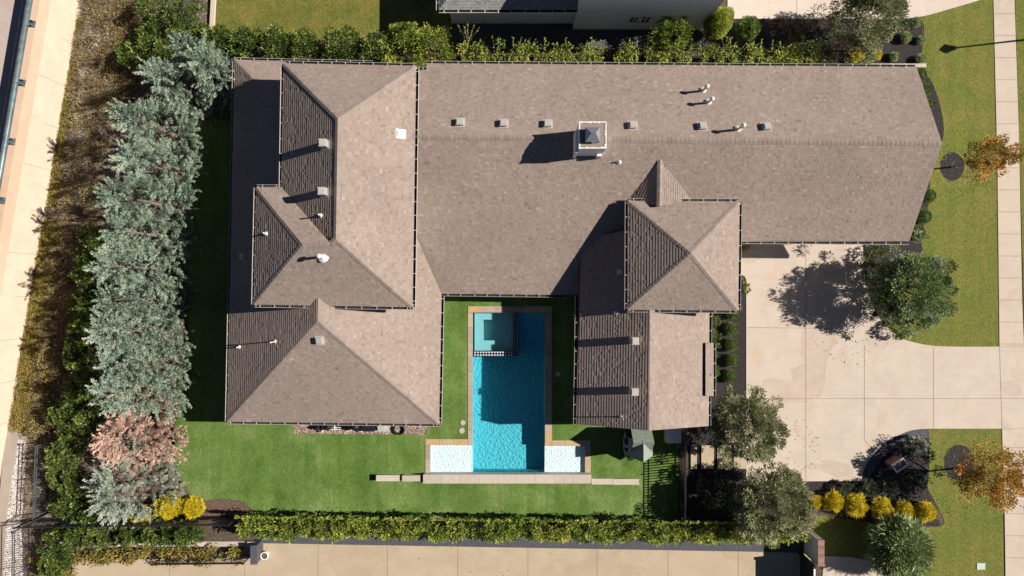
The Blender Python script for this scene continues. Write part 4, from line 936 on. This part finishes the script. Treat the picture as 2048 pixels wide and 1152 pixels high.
def bush(px, py, z, R, key, label, name='shrub', cat='shrub', group=None, n=1500, L=.1, Wd=.035, ncl=None, rz=None, rough=.06, rcl=.32, depth=.75, up=.4, ry=None, trunk=True, c0=None):
    """px,py: where the middle of the crown shows, z its height"""
    c = W(px, py, z); rz = rz or R; ry = ry or R
    t = thing(name, label, cat, (c.x, c.y, 0), group); m = MB()
    clumpcrown(m, c, (R, ry, rz), ncl or max(14, int(n/55)), n, L, Wd, rcl, -.5, depth, rough, .7, up)
    m.build('foliage', LEAF[key], t)
    m = MB(); b = Vector((c.x, c.y, 0))
    for i in range(5): a = i*1.256+.3; m.tube(b+Vector((math.cos(a)*.03, math.sin(a)*.03, 0)), Vector((c.x+math.cos(a)*R*.5, c.y+math.sin(a)*ry*.5, c.z)), .022, .008, n=5)
    m.build('stem', M['trunk'], t); return t
def ballbush(px, py, r, key, label, name='shrub', group=None, n=1500, L=.07, Wd=.02, zs=.9, z=None, spike=.12, lump=.06, ry=None):
    """dense rounded shrub: leaf covered surface over a twiggy core"""
    z = z or r*zs; c = W(px, py, z); ry = ry or r; t = thing(name, label, 'shrub', (c.x, c.y, 0), group); m = MB()
    rz = z if zs > 1 else r*zs
    d = sphere_dirs(n, -.55); ph = RNG.uniform(0, 6, 4)
    lm = 1+lump*(np.sin(d[:, 0]*7+ph[0])+np.sin(d[:, 1]*8+ph[1])+np.sin(d[:, 2]*6+d[:, 0]*5+ph[2]))
    P = np.array(c)+d*np.array([r, ry, rz])*(lm*RNG.uniform(.8, 1.0, n))[:, None]
    D = d+np.array([0, 0, .25])+RNG.normal(0, .45, (n, 3))
    var = np.clip(.5+1.6*(lm-1)+RNG.normal(0, .2, n), 0, 1)
    m.quads(leafquads(P, D, L*RNG.uniform(.6, 1.5, n)*(1+spike*5*(RNG.random(n) < .12)), Wd), var)
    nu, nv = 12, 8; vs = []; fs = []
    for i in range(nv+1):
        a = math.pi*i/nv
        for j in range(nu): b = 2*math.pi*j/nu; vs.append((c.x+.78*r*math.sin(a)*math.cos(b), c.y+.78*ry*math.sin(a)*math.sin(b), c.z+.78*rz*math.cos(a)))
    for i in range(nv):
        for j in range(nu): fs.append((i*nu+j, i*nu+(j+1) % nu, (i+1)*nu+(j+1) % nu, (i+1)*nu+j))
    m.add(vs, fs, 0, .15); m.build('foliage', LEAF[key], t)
    m = MB(); m.tube((c.x, c.y, 0), (c.x, c.y, z), .04, .02, n=6); m.build('stem', M['trunk'], t); return t
def sphereball(px, py, r, key, label, group, name='boxwood', n=900, L=.055, Wd=.02):
    return ballbush(px, py, r, key, label, name, group, int(n*(r/.33)**2), L, Wd, lump=.015, spike=.02)
def sphereball_old(px, py, r, key, label, group, name='boxwood', n=700, L=.05, Wd=.022):
    """clipped ball shrub"""
    return bush(px, py, r, r, key, label, name, 'shrub', group, n, L, Wd, 40, rough=.02, rcl=.3, depth=.93, up=.2)
# hedge shrubs along the top boundary, left half
HN = [(440,88,.85),(500,92,.85),(560,96,.95),(608,100,.95),(690,98,1.05),(752,102,.9),(806,98,1.3),(868,100,1.15)]
for i, (x, y, r) in enumerate(HN):
    bush(x, y, 1.3, r, 'holly' if i < 6 else 'vine', ('%s bushy green shrub from the left in the top hedge row' % ORD[i]), 'hedge_shrub', 'shrub', 'green shrubs of the top hedge', 3600, .13, .045, 60, 1.25, .12, .34, .6)
bush(824, 64, 1.9, .35, 'vine', 'leafy upright shoots rising above the top hedge beside the dark lawn shade', 'shrub', 'shrub', None, 500, .14, .04, 14, .9)
for x, y, lab in ((842,138,'small green shrub in the notch between the two roofs'),): bush(x, y, 2.2, .42, 'vine', lab, 'shrub', 'shrub', None, 600, .12, .04, 16, .9)
# vine mounds along the top fence, right half
def vinemound(x0, x1, y0, y1, z, label, dens=1., key='vine', group='vine mounds on the top fence', name='vine_mound', hang=True):
    a = W(x0, y1, z); b = W(x1, y0, z); cx, cy = (a.x+b.x)/2, (a.y+b.y)/2; lx = (b.x-a.x)/2; ly = (b.y-a.y)/2
    t = thing(name, label, 'vine', (cx, cy, 0), group); m = MB()
    n = int(2*lx*2*ly*300*dens); ncl = max(8, int(4*lx*ly*7))
    C = np.stack([RNG.uniform(a.x, b.x, ncl), RNG.uniform(a.y, b.y, ncl), z+RNG.normal(0, .12, ncl)], 1); tone = np.clip(RNG.normal(.5, .22, ncl), 0, 1)
    idx = RNG.integers(0, ncl, n); e = sphere_dirs(n, -.6); r = RNG.uniform(.1, .33, n)
    P = C[idx]+e*r[:, None]; D = e+np.array([0, -.6, .2])+RNG.normal(0, .4, (n, 3))
    m.quads(leafquads(P, D, .13*RNG.uniform(.6, 1.3, n), .042), np.clip(tone[idx]+RNG.normal(0, .18, n), 0, 1))
    if hang:                                             # strands hanging toward the house and poking up
        ns = int(lx*2*7*dens); k = 26
        sx = RNG.uniform(a.x, b.x, ns); L = RNG.uniform(.3, .95, ns); tt = np.linspace(0, 1, k)
        P = np.stack([sx[:, None]+RNG.normal(0, .05, (ns, k))+tt*RNG.normal(0, .15, (ns, 1)), cy-ly*.6-tt*L[:, None]*.8+RNG.normal(0, .03, (ns, k)), z+.1-tt**2*L[:, None]*1.2+RNG.normal(0, .03, (ns, k))], -1).reshape(-1, 3)
        tn = np.repeat(np.clip(RNG.normal(.6, .2, ns), 0, 1), k)
        m.quads(leafquads(P, RNG.normal(0, .6, (ns*k, 3))+np.array([0, -.6, .1]), .12*RNG.uniform(.6, 1.3, ns*k), .04), np.clip(tn+RNG.normal(0, .12, ns*k), 0, 1))
        ns = int(lx*2*3*dens); sx = RNG.uniform(a.x, b.x, ns); k = 16; tt = np.linspace(0, 1, k); L = RNG.uniform(.2, .7, ns)
        P = np.stack([sx[:, None]+tt*RNG.normal(0, .25, (ns, 1)), cy+ly*.6+tt*RNG.uniform(0, .6, (ns, 1)), z+tt*L[:, None]], -1).reshape(-1, 3)
        m.quads(leafquads(P, RNG.normal(0, .6, (ns*k, 3))+np.array([0, .5, .6]), .11*RNG.uniform(.6, 1.3, ns*k), .036), np.clip(.65+RNG.normal(0, .15, ns*k), 0, 1))
    m.build('foliage', LEAF[key], t)
    m = MB(); xx = a.x+.2
    while xx < b.x: m.tube((xx, cy, 0), (xx+.1, cy, z), .03, .015, n=5); xx += .7
    m.build('stem', M['trunk'], t); return t
VN = [(922,1012,92,118),(1020,1102,93,118),(1104,1208,92,120),(1226,1280,96,120),(1294,1384,90,120),(1402,1476,92,124),(1478,1660,94,124)]
for i, q in enumerate(VN): vinemound(q[0], q[1], q[2], q[3], 1.7, ('%s yellow green vine mound from the left on the top fence' % ORD[i]))
fence('iron_fence', [(905, 112), (1665, 118)], 1.5, 'iron fence half hidden under the vine mounds along the top', 'fence')
bush(1338, 76, 1.5, .95, 'vine', 'tall light green shrub in front of the shaded white wall', 'shrub', 'shrub', None, 2200, .16, .045, 36, 1.1, .15, up=.8)
m = MB(); c = W(938, 100)
for a, L in ((-.5, 1.6), (-.15, 1.4), (.1, 2.0), (.45, 1.5), (.75, 1.2)):
    p = c+Vector((0, 0, 1.2)); q = p+Vector((a*1.0, .55, L*.9)); m.tube(p, q, .03, .02, n=6)
    n = 26; tt = RNG.random(n); P = np.array(p)+tt[:, None]*np.array(q-p); m.quads(leafquads(P, RNG.normal(0, 1, (n, 3)), .1, .03), .7, 1)
tag(m.build('bare_shoots', [M['twig'], LEAF['vine']], loc=tuple(c)), 'thin upright shoots poking above the vines near the shaded patio', 'plant')
ballbush(1436, 47, .78, 'lime', 'lime yellow upright evergreen at the corner of the neighbouring house', 'evergreen_shrub', None, 6500, .07, .022, 1.2, 1.7, .02, .03)
ballbush(1496, 58, .68, 'box', 'green rounded shrub in the black mulch bed right of the lime evergreen', 'evergreen_shrub', None, 2600, .08, .026, 1.1, .8)
sphereball(1599, 76, .32, 'box', 'little round green shrub in the shaded top bed', None)
for i, (x, y) in enumerate(((1560,50),(1612,48),(1650,52),(1585,62))): bush(x, y, .35, .55, 'redleaf', '%s reddish low shrub from the left against the top driveway' % ORD[[0,2,3,1][i]], 'red_shrub', 'shrub', 'reddish low shrubs in the top bed', 500, .1, .03, 20, .4, .15, up=.6)
vinemound(1540, 1655, 84, 94, .8, 'trimmed dark hedge strip behind the vines', .8, 'holly', None, 'hedge', False)
bush(1680, 112, .6, .75, 'redleaf', 'reddish brown leafy shrub beside the end of the top hedge', 'red_shrub', 'shrub', None, 1000, .1, .035, 26, .6, .12)

# -- trees
def tree(px, py, z, R, key, label, n, L, Wd, name='tree', ncl=70, rz=None, ry=None, cat='tree', rough=.14, depth=.35, rcl=.24, group=None, tr=.09, zmin=-.55, base=None, up=.35, mi_extra=None, flatten=.8):
    c = W(px, py, z); b = Vector((c.x, c.y, 0)) if base is None else W(*base)
    t = thing(name, label, cat, tuple(b), group); m = MB()
    C = clumpcrown(m, c, (R, ry or R, rz or R*.8), ncl, n, L, Wd, rcl, zmin, depth, rough, .9, up, flatten=flatten)
    m.build('crown', LEAF[key], t)
    m = MB(); limbs(m, b, C, tr, max(.5, c.z*.45), 16); m.build('trunk', M['trunk'], t); return t, C
tree(1822, 576, 2.5, 2.1, 'vitex', 'large spreading green tree between the driveway curve and the front lawn', 24000, .17, .03, 'chaste_tree', 190, 2.0, 2.15, depth=.3, rcl=.2, rough=.16, up=.6)
tree(1490, 852, 2.6, 1.95, 'crape', 'grey green multi stem tree beside the right wing eave corner', 22000, .15, .03, 'crape_myrtle', 150, 1.6, 2.15, up=.7, rcl=.22)
tree(1545, 1008, 2.6, 2.25, 'crape', 'broad grey green tree between the driveway and the bottom hedge', 28000, .15, .03, 'crape_myrtle', 190, 1.7, 2.05, up=.6, rcl=.2)
tree(1730, 40, 2.8, 2.2, 'crape', 'brown green tree beside the top driveway', 22000, .12, .034, 'crape_myrtle', 150, 1.7, 2.0, rcl=.22)
tree(1978, 312, 3.0, 1.35, 'maple', 'young orange maple over the sidewalk in the upper ring of mulch', 4600, .12, .042, 'maple_tree', 46, 1.5, 1.25, base=(1903, 334), tr=.06, rcl=.3, depth=.2, up=.5)
tree(1985, 948, 3.0, 1.85, 'maple', 'larger orange maple over the sidewalk in the lower ring of mulch', 8500, .12, .042, 'maple_tree', 80, 1.6, 1.75, base=(1912, 936), tr=.07, rcl=.27, depth=.2, up=.5)
ballbush(1798, 1096, 1.72, 'olive', 'big round grey green evergreen in the lower front lawn', 'round_evergreen', None, 17000, .17, .024, .85, 1.5, .35, .05, 1.8)
# -- yellow shrubs
YS = [(1624,1004,.42,'rightmost',),(1667,1003,.5,''),(1712,1010,.55,''),(1763,1017,.52,''),(1807,1020,.46,''),(1849,1023,.46,'')]
for i, q in enumerate(YS): ballbush(q[0], q[1], q[2]*1.12, 'yellow', '%s bright yellow shrub from the left in the front row' % ORD[i], 'yellow_shrub', 'yellow shrubs in the front row', 2600, .1, .016, .95, spike=.2, lump=.09)
ballbush(1618, 1035, .32, 'yellow', 'small yellow shrub tucked under the broad grey green tree', 'yellow_shrub', None, 700, .08, .02)
for i, (x, y, r) in enumerate(((284,1030,.6),(338,1013,.72),(385,1014,.62))): ballbush(x, y, r, 'yellow', ('yellow shrub half under the pale blue juniper', 'largest yellow shrub, beside the pale blue juniper', 'yellow shrub at the right end of the bottom left group')[i], 'yellow_shrub', 'yellow shrubs at the bottom left', 3000, .085, .02, .9, spike=.15, lump=.08)
for x, y, r, lab in ((1715,110,.38,'small yellow shrub beside the stone edging'),(1752,108,.32,'second small yellow shrub beside the stone edging')): ballbush(x, y, r, 'yellow', lab, 'yellow_shrub', None, 1000, .08, .02)
vinemound(1690, 1735, 122, 130, .5, 'low yellow green plants against the top right roof edge', 1., 'lime', None, 'low_plants', False)
# -- boxwood balls
for i, (x, y) in enumerate(((1465,625),(1463,658),(1463,690),(1464,721),(1461,752))): sphereball(x, y, .4, 'box', '%s round boxwood from the top in the mulch beside the driveway' % ORD[i], 'round boxwoods beside the driveway')
for i, (x, y, r) in enumerate(((1838,150,.42),(1848,180,.42),(1857,210,.34),(1857,392,.42),(1846,433,.46),(1833,466,.48))): sphereball(x, y, r, 'box', '%s clipped boxwood from the top along the slanted gable end' % ORD[i], 'clipped boxwoods along the right gable end')
for i, (x, y, r) in enumerate(((1832,44,.3),(1812,75,.32),(1841,80,.24),(1788,113,.28),(1840,117,.27))): sphereball(x, y, r, 'olive', ('dark ball shrub at the curve of the top driveway', 'dark ball shrub beside the brown green tree', 'small dark ball shrub in the middle of the top right bed', 'dark ball shrub nearest the stone edging', 'dark ball shrub at the lawn corner of the top right bed')[i], 'dark ball shrubs in the top right bed')
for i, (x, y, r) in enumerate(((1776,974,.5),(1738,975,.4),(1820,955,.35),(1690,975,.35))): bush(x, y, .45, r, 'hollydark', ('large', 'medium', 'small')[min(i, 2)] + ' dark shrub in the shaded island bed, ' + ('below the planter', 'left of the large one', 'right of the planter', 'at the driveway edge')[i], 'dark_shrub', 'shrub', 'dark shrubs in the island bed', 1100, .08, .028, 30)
bush(1832, 889, .5, .8, 'roseleaf', 'white flowering bush at the edge of the front lawn', 'flowering_shrub', 'shrub', None, 2300, .07, .04, 50, .4, .1, .2, .5, ry=.6)
for i, (y) in enumerate((645, 672, 700, 740)): bush(1425, y, .5, .38, 'box', '%s loose green plant from the top against the right wing wall' % ORD[i], 'green_plant', 'plant', 'green plants against the right wing', 600, .12, .03, 18, .5, .15)
bush(1489, 575, .3, .3, 'vine', 'small yellow green plant at the top of the driveway bed', 'green_plant', 'plant', None, 350, .1, .03, 12, .3); bush(1486, 492, .6, .3, 'lime', 'small yellow green plant in the corner by the garage', 'green_plant', 'plant', None, 400, .1, .03, 12, .5)
for i, (x, y, r) in enumerate(((1748,510,.7),(1745,545,.65),(1762,620,.6),(1798,660,.5))): bush(x, y, .5, r, 'holly', '%s dark shrub from the top along the inner curve of the driveway' % ORD[i], 'dark_shrub', 'shrub', 'dark shrubs under the spreading tree', 1100, .1, .035, 30, .5, .1)
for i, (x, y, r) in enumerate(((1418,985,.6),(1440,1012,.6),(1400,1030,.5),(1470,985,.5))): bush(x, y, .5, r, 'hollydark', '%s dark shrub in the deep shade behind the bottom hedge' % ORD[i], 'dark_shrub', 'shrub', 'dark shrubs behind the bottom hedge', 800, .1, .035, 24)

# -- long vine hedge at the bottom
hd = thing('vine_hedge', 'long vine covered hedge between the back lawn and the alley driveway', 'hedge', tuple(W(1050, 1060)))
m = MB(); x0, x1 = W(475, 0, 1.6)[0], W(1610, 0, 1.6)[0]; ya = W(0, 1036, 1.6)[1]; n = 52000; ncl = 900
t_ = RNG.random(ncl); cxs = x0+(x1-x0)*t_; slope_ = -(14/1135.)
cz = RNG.uniform(.4, 1.75, ncl); cys = ya+.12*np.sin(cxs*1.9)+.1*np.sin(cxs*4.3)+slope_*(cxs-x0)*1.0-RNG.uniform(0, .95, ncl)-(1.7-cz)*.35
tone = np.clip(RNG.normal(.5, .22, ncl), 0, 1); idx = RNG.integers(0, ncl, n); e = sphere_dirs(n, -.6)
P = np.stack([cxs, cys, cz], 1)[idx]+e*(RNG.uniform(.08, .3, n))[:, None]
m.quads(leafquads(P, e+np.array([0, -.3, .5])+RNG.normal(0, .4, (n, 3)), .135*RNG.uniform(.6, 1.3, n), .042), np.clip(tone[idx]+RNG.normal(0, .17, n), 0, 1))
ns = 330; k = 20; sx = RNG.uniform(x0, x1, ns); tt = np.linspace(0, 1, k); L = RNG.uniform(.25, .75, ns)
for sgn in (1, -1):
    bx = RNG.normal(0, .25, (ns, 1))
    P = np.stack([sx[:, None]+tt*bx, (ya+slope_*(sx-x0)-(0 if sgn > 0 else 1.0))[:, None]+sgn*tt*L[:, None]*(.4 if sgn > 0 else .55), (1.6 if sgn > 0 else 1.1)+tt*L[:, None]*(.8 if sgn > 0 else -.9)], -1).reshape(-1, 3)
    m.quads(leafquads(P, RNG.normal(0, .5, (ns*k, 3))+np.array([0, sgn*.6, .4*sgn]), .12*RNG.uniform(.6, 1.3, ns*k), .038), np.clip(np.repeat(RNG.normal(.62, .2, ns), k)+RNG.normal(0, .1, ns*k), 0, 1))
m.build('foliage', LEAF['vine'], hd)
m = MB(); xx = x0
while xx < x1: y = ya+slope_*(xx-x0)-.4; m.box(xx-.03, y-.03, 0, xx+.03, y+.03, 1.6); m.bar((xx, y, 1.55), (min(xx+2.3, x1), y+slope_*2.3, 1.55), .04, .04); xx += 2.3
m.build('support_fence', M['fence'], hd)

# -- bottom left shrubs
BL = [(165,1068,1.05),(215,1066,1.0),(270,1066,1.0),(322,1064,.95),(375,1066,.75),(120,1088,.95),(108,1128,.8)]
for i, (x, y, r) in enumerate(BL): bush(x, y, .8, r, 'holly', '%s glossy green shrub of the group between iron fence and stone ledge' % ORD[i], 'green_shrub', 'shrub', 'glossy green shrubs below the iron fence', 3000, .12, .042, 50, .7, .12, .3, .55, ry=.68 if i < 5 else None)
vinemound(120, 490, 1094, 1124, .45, 'yellow green creeper along the top edge of the alley driveway', 1.3, 'ivy', None, 'creeper', False)
vinemound(65, 145, 1110, 1152, .4, 'yellowing creeper in the bottom left corner by the fence', .8, 'ivy', None, 'creeper', False)
BW = [(192,480,.7),(186,545,.8),(178,620,.8),(172,665,.7),(165,712,.7),(158,790,.8),(128,830,.6),(150,870,.9),(140,905,.85),(132,945,.85),(150,975,.8),(135,1005,.7),(178,1018,.7),(180,820,.9),(170,760,.75),(160,700,.6),(185,590,.75),(180,520,.5),(265,110,.7)]
for i, (x, y, r) in enumerate(BW): bush(x, y, 1.2, r, 'holly', '%s glossy green shrub on the bank left of the junipers' % ORD[i], 'holly_shrub', 'shrub', 'glossy green shrubs on the left bank', 2200, .13, .045, 42, 1.0, .15, .3, .55)
TL = [(330,60,1.1),(370,30,1.0),(355,90,1.0),(400,80,.8),(310,20,.9),(300,95,.9),(410,110,.7)]
for i, (x, y, r) in enumerate(TL): bush(x, y, 1.1, r, 'holly', '%s leafy green shrub of the thicket at the top left' % ORD[i], 'thicket_shrub', 'shrub', 'green thicket at the top left', 2600, .12, .042, 46, 1.0, .15, .3, .5)
# -- dry brush on the bank (stuff), creeper along the wall foot (stuff), ground leaf litter
def scatter(polys, n):
    tri = []
    for q in polys:
        V = [Vector((x, y, 0)) for x, y in q]
        for a, b, c in tessellate_polygon([V]): tri.append((V[a], V[b], V[c]))
    ar = np.array([((b-a).cross(c-a)).length for a, b, c in tri]); ar /= ar.sum()
    T = np.array([[list(p) for p in t] for t in tri])[RNG.choice(len(tri), n, p=ar)]
    u = RNG.random((n, 2)); fl = u.sum(1) > 1; u[fl] = 1-u[fl]
    return T[:, 0]+u[:, :1]*(T[:, 1]-T[:, 0])+u[:, 1:]*(T[:, 2]-T[:, 0])
m = MB(); c = scatter([poly([(160,0),(300,-20),(290,110),(240,200),(205,330),(190,500),(120,500),(140,300)]), poly([(190,500),(175,850),(90,850),(60,850),(110,500)]), poly([(100,850),(60,860),(55,1000),(88,1010),(100,900)])], 620)
k = 70; c = np.repeat(c, k, 0); n = len(c); e = sphere_dirs(n, .05)
P = c+e*RNG.uniform(0, .3, n)[:, None]; tn = np.repeat(np.clip(RNG.normal(.45, .25, 620), 0, 1), k)
m.quads(leafquads(P, e+RNG.normal(0, .3, (n, 3)), RNG.uniform(.15, .55, n), .011), np.clip(tn+RNG.normal(0, .15, n), 0, 1))
kind(m.build('dry_brush', M['twig']), 'stuff')
m = MB(); c = scatter([poly([(155,40),(175,40),(150,150),(130,300),(115,420),(98,420),(122,250)]), poly([(80,440),(118,440),(112,600),(108,700),(95,860),(25,860),(45,700),(68,560)])], 1700)
k = 26; c = np.repeat(c, k, 0); n = len(c); e = sphere_dirs(n, -.1); P = c+e*RNG.uniform(.02, .22, n)[:, None]+np.array([0, 0, .12])
m.quads(leafquads(P, e+RNG.normal(0, .4, (n, 3)), .08, .03), np.clip(np.repeat(RNG.normal(.55, .25, 1700), k)+RNG.normal(0, .15, n), 0, 1)); kind(m.build('creeper', LEAF['ivy']), 'stuff')
m = MB(); c = scatter([poly([(190,-20),(330,-20),(300,120),(240,240),(215,330),(190,520),(180,860),(120,900),(60,860),(110,560),(150,330),(165,120)])], 420)
k = 60; c = np.repeat(c, k, 0); n = len(c); e = sphere_dirs(n, 0); P = c+e*RNG.uniform(.1, .5, n)[:, None]+np.array([0, 0, .3])
m.quads(leafquads(P, e+RNG.normal(0, .4, (n, 3)), .09, .028), np.clip(np.repeat(RNG.normal(.45, .25, 420), k)+RNG.normal(0, .15, n), 0, 1)); kind(m.build('brown_scrub', LEAF['scrub']), 'stuff')
# tan grass by the blue juniper
m = MB(); c = scatter([poly([(322,920),(352,930),(372,985),(392,1000),(330,1000)])], 900); k = 14; c = np.repeat(c, k, 0); n = len(c); e = sphere_dirs(n, .2)
m.quads(leafquads(c, e+np.array([0, 0, .5]), RNG.uniform(.12, .3, n), .01), RNG.uniform(.4, 1, n)); kind(m.build('dry_grass', M['twig']), 'stuff')

# fallen leaves lying on paving and grass near the trees
m = MB(); P = []
for (px, py, r, n) in ((1700, 640, 90, 130), (1560, 900, 80, 110), (1930, 340, 60, 90), (1900, 960, 80, 120), (1700, 60, 80, 60), (800, 1120, 400, 30), (1450, 600, 40, 60), (420, 1000, 60, 60), (1250, 250, 400, 40)):
    if py == 250: continue
    a = RNG.uniform(0, 6.28, n); q = r*np.sqrt(RNG.random(n)); k_ = np.stack([(px+np.cos(a)*q-1024)/S, (576-(py+np.sin(a)*q*(.15 if r == 400 else 1)))/S, np.full(n, .06)], 1); P.append(k_)
P = np.concatenate(P); n = len(P); m.quads(leafquads(P, np.c_[RNG.normal(0, 1, (n, 2)), np.zeros(n)], .09, .03), RNG.random(n)); kind(m.build('fallen_leaves', LEAF['scrub']), 'stuff')
